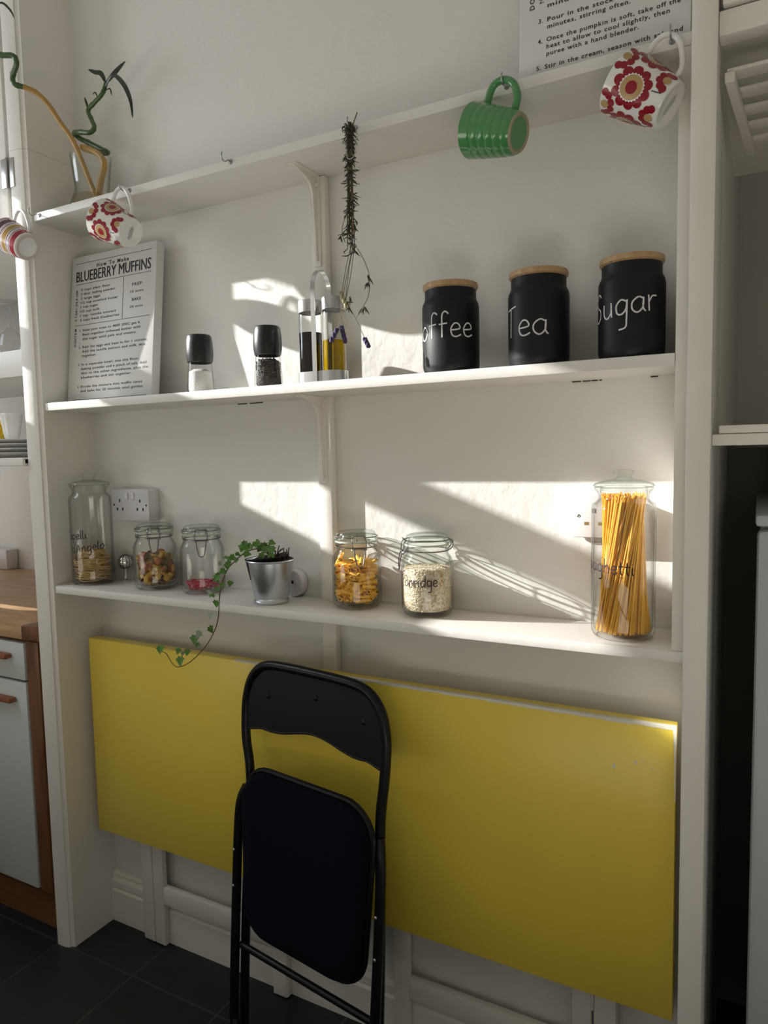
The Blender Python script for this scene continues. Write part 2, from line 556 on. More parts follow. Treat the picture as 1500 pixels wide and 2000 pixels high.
# handwriting: strokes in letter boxes, x-height = 1
GL = {
 'a': (0.95, [[(0.85, 0.85), (0.5, 1.0), (0.12, 0.7), (0.12, 0.25), (0.45, 0.0), (0.8, 0.3), (0.85, 0.95)], [(0.85, 0.95), (0.82, 0.3), (1.0, 0.0)]]),
 'c': (0.8, [[(0.75, 0.85), (0.4, 1.0), (0.1, 0.6), (0.15, 0.15), (0.5, 0.0), (0.8, 0.15)]]),
 'e': (0.85, [[(0.12, 0.5), (0.75, 0.6), (0.65, 0.95), (0.35, 1.0), (0.1, 0.6), (0.2, 0.12), (0.5, 0.0), (0.85, 0.15)]]),
 'f': (0.75, [[(0.8, 1.75), (0.55, 1.95), (0.32, 1.7), (0.3, 0.9), (0.3, 0.0)], [(0.05, 1.0), (0.7, 1.05)]]),
 'g': (0.95, [[(0.8, 0.85), (0.45, 1.0), (0.12, 0.65), (0.2, 0.15), (0.5, 0.05), (0.78, 0.35), (0.85, 0.95)], [(0.85, 0.95), (0.82, -0.3), (0.75, -0.85), (0.3, -0.95)]]),
 'h': (0.85, [[(0.12, 1.9), (0.12, 0.0)], [(0.12, 0.6), (0.4, 1.0), (0.7, 0.8), (0.72, 0.0)]]),
 'i': (0.4, [[(0.18, 1.0), (0.16, 0.25), (0.35, 0.0)], [(0.2, 1.35), (0.22, 1.42)]]),
 'l': (0.4, [[(0.15, 1.85), (0.14, 0.3), (0.35, 0.0)]]),
 'n': (0.9, [[(0.12, 1.0), (0.12, 0.0)], [(0.12, 0.6), (0.42, 1.0), (0.72, 0.75), (0.76, 0.0)]]),
 'o': (0.95, [[(0.5, 1.0), (0.12, 0.65), (0.2, 0.12), (0.55, 0.0), (0.85, 0.4), (0.75, 0.9), (0.5, 1.0)]]),
 'p': (0.9, [[(0.12, 1.0), (0.12, -0.85)], [(0.12, 0.75), (0.45, 1.0), (0.78, 0.7), (0.65, 0.15), (0.15, 0.1)]]),
 'r': (0.75, [[(0.12, 1.05), (0.18, 0.0)], [(0.16, 0.6), (0.4, 0.95), (0.75, 0.95)]]),
 't': (0.65, [[(0.3, 1.6), (0.28, 0.3), (0.55, 0.0)], [(0.02, 1.05), (0.6, 1.08)]]),
 'u': (0.9, [[(0.1, 1.0), (0.12, 0.3), (0.4, 0.0), (0.72, 0.3), (0.75, 1.0)], [(0.75, 1.0), (0.8, 0.0)]]),
 'd': (0.95, [[(0.8, 0.85), (0.45, 1.0), (0.12, 0.65), (0.2, 0.1), (0.5, 0.0), (0.8, 0.35)], [(0.85, 1.85), (0.83, 0.0)]]),
 "'": (0.3, [[(0.15, 1.8), (0.1, 1.45)]]),
 ' ': (0.6, []),
 'A': (1.0, [[(0.05, 0.0), (0.35, 1.5), (0.8, 0.0)], [(0.18, 0.55), (0.65, 0.55)]]),
 'C': (1.1, [[(0.95, 1.6), (0.55, 1.9), (0.1, 1.2), (0.15, 0.35), (0.55, 0.0), (0.95, 0.2)]]),
 'T': (1.0, [[(0.0, 1.85), (0.95, 2.05)], [(0.45, 1.95), (0.42, 0.0)]]),
 'S': (1.0, [[(0.85, 1.65), (0.5, 1.9), (0.12, 1.5), (0.35, 1.05), (0.75, 0.75), (0.75, 0.25), (0.4, 0.0), (0.05, 0.2)]]),
 'P': (1.0, [[(0.15, 1.8), (0.15, 0.0)], [(0.1, 1.75), (0.6, 1.85), (0.85, 1.4), (0.55, 0.95), (0.15, 0.9)]]),
}
def handwriting(mb, s, R, zbase, xh, ang_c, thick, rise=0.0, squeeze=1.0):
    """written round a cylinder of radius R, centred on the angle ang_c (0 faces -y, positive towards +x)"""
    total = sum(GL[c][0] + 0.12 for c in s) * xh * squeeze
    pos = -total / 2
    for c in s:
        wd, strokes = GL[c]
        for st in strokes:
            sp = smooth_path([(p[0], p[1], 0) for p in st], 5) if len(st) > 2 else [Vector((st[0][0] + (st[1][0] - st[0][0]) * q / 6, st[0][1] + (st[1][1] - st[0][1]) * q / 6, 0)) for q in range(7)]
            pts, nr = [], []
            for p in sp:
                arc = pos + p.x * xh * squeeze
                a = ang_c + arc / R
                n = Vector((math.sin(a), -math.cos(a), 0))
                pts.append(n * (R + 0.0006) + Vector((0, 0, zbase + p.y * xh + rise * arc)))
                nr.append(n)
            mb.ribbon(pts, nr, thick)
        pos += (wd + 0.12) * xh * squeeze

# ------------------------------------------------------------------ the room
BACK = 0.0
def boxobj(name, x0, x1, y0, y1, z0, z1, m, bev=0.0, parent=None):
    return MB().box(x0, x1, y0, y1, z0, z1, bev).build(name, m, parent, smooth=bev > 0)
CEIL = 3.2
LX, RX = -1.757, -0.066                      # inner faces of the nook's two sides
PL = -1.816                                  # far face of the left side panel
struct(boxobj('floor', -3.5, 1.6, -2.8, 1.4, -0.06, 0.0, M['tiles']))
struct(boxobj('wall_back', LX, RX, 0.0, 0.10, 0.0, CEIL, M['wall']))
# partition between nook and the deep store on the far side of the post
struct(boxobj('wall_partition', -0.105, RX, -0.195, 0.0, 0.0, CEIL, M['gloss'], 0.002))
struct(boxobj('wall_store_side', -0.105, RX, 0.1, 1.2, 0.0, CEIL, M['gloss']))
struct(boxobj('wall_store_back', RX, 1.3, 1.15, 1.25, 0.0, CEIL, M['gloss']))
struct(boxobj('wall_store_shade', RX, 0.72, 0.47, 0.50, 0.0, 1.435, M['shadewall']))  # coloured dark so the lower store reads as unlit
struct(boxobj('wall_right', 1.3, 1.42, -2.65, 1.25, 0.0, CEIL, M['wall']))
# left side panel, built of a lower and an upper board, with a splayed front edge
panel = MB()
foot = [(PL, 0.56), (PL, -0.175), (-1.787, -0.175), (-1.770, -0.169), (-1.770, -0.1655), (-1.763, -0.1625), (LX, -0.1610), (LX, 0.0), (LX, 0.56)]
panel.prism(foot, m_xy, 0.0, 2.2795)
panel.prism(foot, m_xy, 2.2803, CEIL)
struct(panel.build('wall_left', M['gloss']))
# far-left kitchen recess
struct(boxobj('wall_recess_back', -3.4, PL, 0.56, 0.66, 0.0, CEIL, M['wall']))
struct(boxobj('wall_far_left', -3.42, -3.30, -0.2, 0.56, 0.0, CEIL, M['wall']))
jw = MB()                                     # unseen return wall, its slit shaped to lay a sun strip on the worktop
jw.box(-3.42, -2.70, -0.26, -0.2, 0.0, 1.18)
jw.box(-3.42, -2.70, -0.26, -0.2, 1.31, CEIL)
jw.box(-3.42, -3.20, -0.26, -0.2, 1.18, 1.31)
jw.box(-2.72, -2.70, -0.26, -0.2, 1.18, 1.31)
struct(jw.build('wall_return', M['wall'], smooth=False))
# window wall on the left: a high window with a thick meeting rail, and a big opening further back, added to let in more daylight
WX = -2.70
Z0, BAR0, BAR1, Z1 = [lv_ - 0.385 * WX for lv_ in (0.853, 1.022, 1.118, 1.49)]
sw = MB()
wy0, wy1 = -0.925, -0.430
sw.box(WX - 0.08, WX, wy0, wy1, 0.0, Z0)
sw.box(WX - 0.08, WX, wy0, wy1, Z1, CEIL)
sw.box(WX - 0.08, WX, -1.45, wy0, 0.0, CEIL)
sw.box(WX - 0.08, WX, wy1, -0.26, 0.0, CEIL)
sw.box(WX - 0.08, WX, -2.5, -1.45, 0.0, 0.80)
sw.box(WX - 0.08, WX, -2.5, -1.45, 1.75, CEIL)
sw.box(WX - 0.08, WX, -2.65, -2.5, 0.0, CEIL)
struct(sw.build('wall_window_side', M['wall'], smooth=False))
struct(boxobj('window_1', WX - 0.05, WX - 0.005, wy0, wy1, BAR0, BAR1, M['gloss']))
struct(boxobj('wall_rear', -2.78, 1.42, -2.75, -2.65, 0.0, CEIL, M['wall']))
cg = MB()
cg.prism([(-3.42, -0.26), (WX - 0.08, -0.26), (WX - 0.08, -2.75), (1.42, -2.75), (1.42, 1.25), (-3.42, 1.25)], m_xy, CEIL, CEIL + 0.05)
struct(cg.build('ceiling', M['ceiling'], smooth=False))
# front post of the store, batten on the wall and skirting
struct(boxobj('trim_2', -0.104, RX, -0.212, -0.1951, 0.0, CEIL, M['gloss'], 0.004))
bt = MB()
bt.box(-0.943, -0.902, -0.024, 0.0, 0.153, 2.088, 0.004)
struct(bt.build('trim_3', M['gloss']))
sk = MB()
sk.prism([(0.0, 0.0), (-0.022, 0.0), (-0.022, 0.098), (-0.016, 0.103), (-0.019, 0.112), (-0.019, 0.128), (-0.011, 0.138), (-0.011, 0.147), (-0.005, 0.152), (0.0, 0.152)], m_yz, LX, -0.105)
struct(sk.build('baseboard_back', M['gloss'], smooth=False))

# ------------------------------------------------------------------ shelves
SB_Z, SM_Z, ST_Z = 1.085, 1.5985, 2.109         # top faces
def bracket(parent, ztop, drop=0.195, reach=0.088):
    x = -0.925
    p = MB()
    web = [(-0.024, ztop), (-0.024 - reach, ztop), (-0.024 - reach, ztop - 0.006), (-0.065, ztop - 0.016), (-0.050, ztop - 0.026), (-0.043, ztop - 0.042), (-0.036, ztop - drop * 0.75), (-0.033, ztop - drop), (-0.024, ztop - drop)]
    p.prism([(u, v) for u, v in web], m_yz, x - 0.0035, x + 0.0035, 0.001)
    p.box(x - 0.011, x + 0.011, -0.024 - reach - 0.006, -0.024, ztop - 0.004, ztop, 0.001)
    p.box(x - 0.011, x + 0.011, -0.028, -0.024, ztop - drop - 0.012, ztop, 0.001)
    for dz in (0.022, drop - 0.004):
        p.sphere((x + 0.006 if dz < 0.1 else x, -0.032, ztop - dz), 0.0055, sy=0.5, u=10, v=6)
    p.build('bracket', M['gloss'], parent)
def shelf(label, x0, x1, depth, ztop, th, br=True):
    o = thing('wall_shelf', label, 'shelf', (0, 0, 0), group='long painted shelves of the nook')
    b = MB()
    ch = 0.009
    b.prism([(x0, 0.0), (x0, -depth + ch), (x0 + ch, -depth), (x1, -depth), (x1, 0.0)], m_xy, ztop - th, ztop, 0.0022)
    b.build('board', M['shelfpaint'], o)
    if br:
        bracket(o, ztop - th)
    return o
shelf('white painted top shelf with cup hooks along its front edge', -1.7565, -0.1055, 0.160, ST_Z, 0.021)
ms = shelf('white painted middle shelf carrying the black canisters and grinders', -1.7565, -0.127, 0.160, SM_Z, 0.0215)
bs = shelf('white painted bottom shelf carrying the glass pasta jars', -1.7565, -0.1055, 0.162, SB_Z, 0.0205, br=False)
for x0, x1 in ((-0.335, -0.318), (-0.314, -0.299), (-0.297, -0.285), (-0.281, -0.277), (-0.185, -0.172), (-1.20, -1.17), (-1.16, -1.12)):
    MB().box(x0, x1, -0.0022, -0.0002, SM_Z - 0.0238, SM_Z - 0.0216).build('paint_crack', M['crack'], ms, smooth=False)
# upright end board of the shelves beside the post
struct(boxobj('trim_4', -0.1265, -0.1055, -0.159, 0.0, SB_Z, 2.088, M['gloss'], 0.002))

# ------------------------------------------------------------------ folded-down yellow table
tb = thing('drop_leaf_table', 'yellow drop-leaf table folded flat below the bottom shelf with white worn edge', 'table', (0, -0.05, 0.33))
TX0, TX1, TZ0, TZ1, TY = -1.727, -0.124, 0.333, 0.918, -0.080
t = MB()
t.box(TX0, TX1, TY - 0.0, -0.046, TZ0, TZ1, 0.0018)
o = t.build('table_top', M['yellow'], tb); o.location = (0, 0.05, -0.33)
t = MB()
rng = random.Random(3)
xs = [TX0 + 0.55 + i * (TX1 - TX0 - 0.55) / 40 for i in range(41)]
for i in range(40):
    wv = 0.002 + 0.004 * (i / 40) + rng.uniform(-0.0008, 0.0012)
    t.box(xs[i], xs[i + 1], TY - 0.0007, TY + 0.010, TZ1 - wv, TZ1 + 0.0006)
for i in range(12):
    z1 = TZ1 - i * 0.012
    wv = max(0.0006, 0.0045 * (1 - i / 12) + rng.uniform(-0.0006, 0.0008))
    t.box(TX1 - wv, TX1 + 0.0006, TY - 0.0006, TY + 0.008, z1 - 0.012, z1)
o = t.build('worn_edge', M['wornedge'], tb, smooth=False); o.location = (0, 0.05, -0.33)
o['label'] = 'white worn edge'
for cx, cz, sx, sz in ((-0.235, 0.822, 0.003, 0.005), (-0.195, 0.838, 0.004, 0.003), (-0.183, 0.846, 0.003, 0.002), (-0.165, 0.83, 0.0015, 0.0015)):
    pts = [(cx + sx * math.cos(a) * rng.uniform(0.6, 1.2), TY - 0.0006, cz + sz * math.sin(a) * rng.uniform(0.6, 1.2)) for a in [k * PI / 4 for k in range(8)]]
    f = MB().face(pts)
    o = f.build('paint_chip', M['wornedge'], tb, smooth=False); o.location = (0, 0.05, -0.33)
def leg_frame(x0, x1, mid):
    """folded gate-leg frame of white battens"""
    f = MB()
    wd = 0.040
    for x in (x0, x1 - wd):
        f.box(x, x + wd, -0.041, -0.023, 0.003, 0.78, 0.002)
    f.box(x0 + wd, x1 - wd, -0.041, -0.023, 0.132, 0.186, 0.002)
    f.box(x0 + wd, x1 - wd, -0.041, -0.023, 0.72, 0.77, 0.002)
    o = f.build('leg_frame', M['gloss'], tb)
    o.location = (0, 0.05, -0.33)
leg_frame(-1.553, -1.072, 0)
leg_frame(-0.752, -0.285, 0)
for args in ((-1.600, -1.556, -0.041, -0.001, 0.003, 0.80), (-0.280, -0.235, -0.041, -0.001, 0.003, 0.80)):
    f = MB(); f.box(*args, 0.002)
    o = f.build('wall_batten', M['gloss'], tb); o.location = (0, 0.05, -0.33)
f = MB(); f.box(-1.118, -1.076, -0.0425, -0.0415, 0.003, 0.10, 0.0003)
o = f.build('foot_plate', M['gloss'], tb); o.location = (0, 0.05, -0.33)
for z in (0.27, 0.60):
    for x in (-1.5545, -0.2825):
        f = MB(); f.tube([(x, -0.043, z), (x, -0.043, z + 0.05)], 0.003, 8)
        o = f.build('hinge', M['gloss'], tb); o.location = (0, 0.05, -0.33)

# ------------------------------------------------------------------ folding chair
th_, ph_ = math.radians(9), math.radians(4)
CA = Vector((math.cos(th_), -math.sin(th_), 0))
CB = Vector((math.sin(th_) * math.sin(ph_), math.cos(th_) * math.sin(ph_), math.cos(ph_)))
CN = CA.cross(CB)                              # towards the camera
chair = thing('folding_chair', 'black metal folding chair folded flat with navy velvet seat, leaning on the yellow table', 'chair', (-0.905, -0.205, 0.0))
chair.rotation_mode = 'QUATERNION'
chair.rotation_quaternion = Matrix((CA, -CN, CB)).transposed().to_quaternion()
# local: x across, -y towards the room, z up the chair
BR = 0.0115
path = [(-0.206, -0.004, 0.012), (-0.206, -0.004, 0.30), (-0.200, -0.004, 0.50), (-0.197, -0.004, 0.61), (-0.203, -0.003, 0.68), (-0.219, -0.001, 0.74), (-0.223, 0.0, 0.80), (-0.220, 0.0, 0.845), (-0.206, 0.0, 0.890), (-0.178, 0.0, 0.922), (-0.140, 0.0, 0.936), (-0.07, 0.0, 0.940),
        (0, 0, 0.9405), (0.07, 0, 0.940), (0.135, 0, 0.936), (0.172, 0, 0.922), (0.200, 0, 0.890), (0.213, 0, 0.845), (0.215, 0, 0.80), (0.212, -0.001, 0.74), (0.207, -0.003, 0.68), (0.207, -0.004, 0.61), (0.211, -0.004, 0.50), (0.214, -0.004, 0.30), (0.214, -0.004, 0.012)]
MB().tube(smooth_path(path, 4), BR, 12).build('back_frame', M['blackmetal'], chair)
lf = [(-0.206, -0.010, 0.625), (-0.219, -0.017, 0.585), (-0.2225, -0.020, 0.50), (-0.219, -0.026, 0.30), (-0.214, -0.032, 0.08), (-0.208, -0.034, 0.045), (-0.188, -0.035, 0.018), (-0.15, -0.035, 0.012)]
rf = [(0.15, -0.035, 0.012), (0.190, -0.035, 0.018), (0.212, -0.034, 0.045), (0.220, -0.032, 0.08), (0.222, -0.026, 0.30), (0.2225, -0.020, 0.50), (0.219, -0.017, 0.585), (0.210, -0.010, 0.625)]
MB().tube(smooth_path(lf + rf, 4), BR, 12).build('leg_frame', M['blackmetal'], chair)
MB().tube([(-0.205, -0.020, 0.232), (0.212, -0.020, 0.232)], 0.0085, 12).build('stretcher', M['blackmetal'], chair)
# back plate, curved between the tubes
bp = MB()
cols, rows = 28, 8
grid = []
for i in range(cols + 1):
    u = -1 + 2 * i / cols
    x = -0.003 + u * 0.208
    top = 0.938 - 0.055 * max(0.0, (abs(u) - 0.62) / 0.38) ** 2.2
    wave = 0.783 + 0.010 * math.cos(PI * u * 1.6) - 0.018 * max(0, abs(u) - 0.8) / 0.2
    yy = -0.004 + 0.016 * (1 - u * u)
    grid.append([(x, yy, wave + (top - wave) * j / rows) for j in range(rows + 1)])
for off, flip in ((0.0, False), (0.003, True)):
    vs = [[bp.bm.verts.new((p[0], p[1] + off, p[2])) for p in c] for c in grid]
    for i in range(cols):
        for j in range(rows):
            bp.bm.faces.new((vs[i][j], vs[i + 1][j], vs[i + 1][j + 1], vs[i][j + 1]))
    if not flip:
        lo = [c[0] for c in grid]
bp.tube([(p[0], p[1] + 0.0015, p[2]) for p in lo], 0.0035, 8)
bp.build('backrest', M['blackvinyl'], chair, fix=False)
for x, z in ((-0.150, 0.858), (0.0, 0.880), (0.150, 0.858)):
    yy = -0.004 + 0.016 * (1 - (x / 0.213) ** 2)
    MB().sphere((x, yy - 0.001, z), 0.0065, sy=0.45, u=12, v=8).build('rivet', M['blackmetal'], chair)
# padded seat, folded up between the frames
def rrect(cx, cz, hw_b, hw_t, z0, z1, r, n=7):
    out = []
    for (sx, zz, hw, a0) in ((1, z0, hw_b, -PI / 2), (1, z1, hw_t, 0), (-1, z1, hw_t, PI / 2), (-1, z0, hw_b, PI)):
        c = (cx + sx * (hw - r), zz + (r if zz == z0 else -r))
        for k in range(n + 1):
            a = a0 + k / n * PI / 2
            out.append((c[0] + r * math.cos(a), c[1] + r * math.sin(a)))
    return out
st = MB()
layers = [(-0.030, 0.0), (-0.044, 0.0), (-0.054, 0.006), (-0.060, 0.020), (-0.062, 0.05)]
rings = []
for y, ins in layers:
    rr = rrect(0.012, 0, 0.178 - ins, 0.192 - ins, 0.298 + ins, 0.690 - ins, 0.075 - ins * 0.6)
    rings.append([st.bm.verts.new((p[0], y, p[1])) for p in rr])
for a, b in zip(rings, rings[1:]):
    for i in range(len(a)):
        st.bm.faces.new((a[i], a[(i + 1) % len(a)], b[(i + 1) % len(a)], b[i]))
st.bm.faces.new(rings[0]); st.bm.faces.new(rings[-1])
st.build('seat', M['velvet'], chair)
st = MB()
rr = rrect(0.012, 0, 0.182, 0.196, 0.294, 0.694, 0.078)
st.tube([(p[0], -0.030, p[1]) for p in rr], 0.007, 8, closed=True)
st.build('seat_rim', M['blackmetal'], chair)
for sx in (-1, 1):
    for z in (0.38, 0.47):
        MB().sphere((sx * 0.2215, -0.0345, z), 0.004, sy=0.6, u=10, v=6).build('rivet', M['steel'], chair)

# ------------------------------------------------------------------ clip-top glass jars
def jar_arc(r, z, a0, a1, n=24):
    return [(r * math.cos(a0 + (a1 - a0) * i / n), r * math.sin(a0 + (a1 - a0) * i / n), z) for i in range(n + 1)]
def clip_jar(label, loc, rotz):
    """preserving jar about 180 mm tall; the clip faces local -y"""
    j = thing('clip_top_jar', label, 'jar', loc, (0, 0, rotz), group='clip-top preserving jars on the bottom shelf')
    b = MB()
    b.lathe([(0, 0.004), (0.034, 0.003), (0.040, 0.0), (0.047, 0.001), (0.0535, 0.006), (0.0565, 0.014), (0.0572, 0.024), (0.0572, 0.108), (0.0560, 0.118), (0.0520, 0.128), (0.0475, 0.135), (0.0465, 0.140), (0.0465, 0.144), (0.0495, 0.146), (0.0500, 0.150), (0.0490, 0.1525), (0.0455, 0.153)], 48)
    b.lathe([(0.0440, 0.152), (0.0435, 0.138), (0.0500, 0.126), (0.0530, 0.112), (0.0535, 0.026), (0.050, 0.013), (0.0, 0.010)], 48)
    b.build('body', M['glass'], j)
    MB().lathe([(0.0485, 0.1532), (0.0485, 0.1566), (0.0440, 0.1566), (0.0440, 0.1532), (0.0485, 0.1532)], 48).build('seal', M['seal'], j)
    l = MB()
    l.lathe([(0.0450, 0.1570), (0.0500, 0.1575), (0.0515, 0.1605), (0.0500, 0.1645), (0.0470, 0.1670), (0.0465, 0.1700), (0.0440, 0.1750), (0.0360, 0.1785), (0.0, 0.1795)], 48)
    l.lathe([(0.042, 0.1600), (0.038, 0.170), (0.0, 0.1725)], 48)
    l.build('lid', M['glassthick'], j)
    wr = MB()
    r = 0.0014
    wr.tube(jar_arc(0.0483, 0.1425, 0, 2 * PI, 40)[:-1], r, 6, closed=True)
    wr.tube(jar_arc(0.0498, 0.1655, -PI / 2 + 0.22, 1.5 * PI - 0.22, 36), r, 6)
    # front clip: side wires, top loop, lever loop
    for s in (-1, 1):
        wr.tube(smooth_path([(s * 0.0145, -0.0485, 0.1655), (s * 0.0155, -0.053, 0.160), (s * 0.0160, -0.0545, 0.149), (s * 0.0125, -0.0555, 0.141), (s * 0.0115, -0.054, 0.136)], 4), r, 6)
        wr.tube(smooth_path([(s * 0.0150, -0.0500, 0.1425), (s * 0.0165, -0.0535, 0.139), (s * 0.0120, -0.0560, 0.141)], 4), r, 6)
        wr.tube(smooth_path([(s * 0.0120, -0.0560, 0.141), (s * 0.0115, -0.0600, 0.128), (s * 0.0085, -0.0620, 0.113), (s * 0.0070, -0.0625, 0.106)], 4), r, 6)
    wr.tube(smooth_path([(-0.0145, -0.0485, 0.1655), (-0.012, -0.052, 0.1695), (0.012, -0.052, 0.1695), (0.0145, -0.0485, 0.1655)], 5), r, 6)
    wr.tube(smooth_path([(-0.0070, -0.0625, 0.106), (-0.004, -0.063, 0.102), (0.004, -0.063, 0.102), (0.0070, -0.0625, 0.106)], 4), r, 6)
    wr.tube([(-0.0120, -0.0560, 0.141), (0.0120, -0.0560, 0.141)], r, 6)
    # hinge at the back
    for s in (-1, 1):
        wr.tube(smooth_path([(s * 0.010, 0.0485, 0.1655), (s * 0.010, 0.055, 0.162), (s * 0.009, 0.056, 0.150), (s * 0.009, 0.0485, 0.1425)], 4), r, 6)
    wr.tube([(-0.010, 0.0555, 0.157), (0.010, 0.0555, 0.157)], r, 6)
    wr.build('wire_clip', M['wire'], j)
    return j
def jdup(root, label, loc, rotz):
    return dup(root, loc, (0, 0, rotz), label)
J_TRI, J_RED, J_PEN, J_OAT = (-1.455, -0.066), (-1.288, -0.062), (-0.819, -0.058), (-0.636, -0.064)
j1 = clip_jar('clip-top glass jar half full of three-coloured pasta, beside the tall noodle jar', (*J_TRI, SB_Z), 0.78)
jdup(j1, 'nearly empty clip-top glass jar with red shreds in its bottom', (*J_RED, SB_Z), 0.72)
jdup(j1, 'clip-top glass jar full of yellow penne, beside the wall batten', (*J_PEN, SB_Z), 0.66)
oat = jdup(j1, 'clip-top glass jar of pale oats with handwriting on its front', (*J_OAT, SB_Z), -0.95)
hw = MB()
handwriting(hw, 'Porridge', 0.0573, 0.070, 0.0130, 0.02 + 0.95, 0.0022, 0.02, 0.95)
hw.build('handwriting', M['marker'], oat)

# tall storage jars
def tall_jar(label, loc, rotz=0.0):
    j = thing('tall_storage_jar', label, 'jar', loc, (0, 0, rotz), group='tall lidded glass jars on the bottom shelf')
    b = MB()
    b.lathe([(0, 0.004), (0.040, 0.003), (0.046, 0.0), (0.053, 0.002), (0.0572, 0.010), (0.0578, 0.020), (0.0578, 0.243), (0.0560, 0.251), (0.0480, 0.257), (0.0450, 0.262), (0.0450, 0.268), (0.0485, 0.274), (0.0530, 0.279), (0.0530, 0.282), (0.0490, 0.2825)], 56)
    b.lathe([(0.0425, 0.281), (0.0420, 0.262), (0.0520, 0.250), (0.0545, 0.240), (0.0545, 0.022), (0.051, 0.011), (0.0, 0.009)], 56)
    b.build('body', M['glass'], j)
    l = MB()
    l.lathe([(0.0400, 0.276), (0.0400, 0.2832), (0.0535, 0.2832), (0.0550, 0.2855), (0.0520, 0.2895), (0.0360, 0.2945), (0.0170, 0.2975), (0.0135, 0.3010), (0.0150, 0.3050), (0.0185, 0.3085), (0.0185, 0.3120), (0.0150, 0.3150), (0.0, 0.3155)], 48)
    l.build('lid', M['glassthick'], j)
    return j
J_SPA, J_CAP = (-0.220, -0.086), (-1.687, -0.080)
tj = tall_jar('tall lidded glass jar packed with upright spaghetti beside the post', (*J_SPA, SB_Z))
cj = dup(tj, (*J_CAP, SB_Z), (0, 0, 0), 'tall lidded glass jar half full of fine coiled noodles, against the side panel')
hw = MB()
handwriting(hw, 'Spaghetti', 0.0579, 0.128, 0.0140, -0.50, 0.0024, -0.06, 1.02)
hw.build('handwriting', M['marker'], tj)
hw = MB()
handwriting(hw, 'Capelli', 0.0579, 0.133, 0.0130, 0.02, 0.0024, 0.06, 1.0)
handwriting(hw, "d'Angelo", 0.0579, 0.100, 0.0130, 0.62, 0.0024, 0.10, 1.05)
hw.build('handwriting', M['marker'], cj)

# spaghetti strands
sp = MB()
rng = random.Random(11)
for k in range(330):
    a = rng.uniform(0, 2 * PI)
    rb = 0.0515 * math.sqrt(rng.uniform(0.25, 1)) 
    tw = rng.gauss(1.25, 0.22)
    rt = min(0.0395, rb * 0.80 * rng.uniform(0.9, 1.05))
    z1 = rng.uniform(0.255, 0.272) if rng.random() > 0.05 else rng.uniform(0.15, 0.25)
    p0 = Vector((rb * math.cos(a), rb * math.sin(a), 0.012))
    full = Vector((rt * math.cos(a + tw), rt * math.sin(a + tw), 0.265))
    p1 = p0 + (full - p0) * ((z1 - 0.012) / 0.253)
    sp.tube([p0, (p0 + p1) / 2, p1], 0.00125, 5)
o = sp.build('spaghetti', M['spag'])
o.location = (*J_SPA, SB_Z)
tag(o, 'dry spaghetti standing upright inside the tall jar by the post', 'pasta', kind='stuff')

# fine noodle tangle
nd = MB()
rng = random.Random(5)
for k in range(300):
    rr = rng.uniform(0.018, 0.050)
    z = 0.016 + 0.078 * rng.random() ** 0.9
    lim = 1.0 if z < 0.075 else 0.72
    rr *= lim
    a0 = rng.uniform(0, 2 * PI)
    span = rng.uniform(1.6, 4.6)
    tx, ty = rng.gauss(0, 0.22), rng.gauss(0, 0.22)
    cx, cy = rng.gauss(0, 0.004), rng.gauss(0, 0.004)
    pts = []
    for i in range(15):
        a = a0 + span * i / 14
        q = rr * (1 + 0.06 * math.sin(3 * a + k))
        x, y = cx + q * math.cos(a), cy + q * math.sin(a)
        d = math.hypot(x, y)
        if d > 0.0525:
            x, y = x * 0.0525 / d, y * 0.0525 / d
        pts.append((x, y, max(0.012, z + tx * x + ty * y)))
    nd.tube(pts, 0.00095, 4)
o = nd.build('coiled_noodles', M['capelli'])
o.location = (*J_CAP, SB_Z)
tag(o, 'tangle of fine coiled noodles inside the tall jar by the side panel', 'pasta', kind='stuff')

# penne, every piece its own
def penne_mesh():
    p = MB()
    n, L, ro, ri = 10, 0.036, 0.0042, 0.0030
    ends = []
    for r in (ro, ri):
        a = [p.bm.verts.new((r * math.cos(2 * PI * i / n), r * math.sin(2 * PI * i / n), -L / 2 + r * math.cos(2 * PI * i / n))) for i in range(n)]
        b = [p.bm.verts.new((r * math.cos(2 * PI * i / n), r * math.sin(2 * PI * i / n), L / 2 + r * math.cos(2 * PI * i / n))) for i in range(n)]
        ends.append((a, b))
    for i in range(n):
        j = (i + 1) % n
        p.bm.faces.new((ends[0][0][i], ends[0][0][j], ends[0][1][j], ends[0][1][i]))
        p.bm.faces.new((ends[1][0][j], ends[1][0][i], ends[1][1][i], ends[1][1][j]))
        for q in (0, 1):
            p.bm.faces.new((ends[0][q][i], ends[0][q][j], ends[1][q][j], ends[1][q][i]))
    return p.build('penne_pasta', M['penne'])
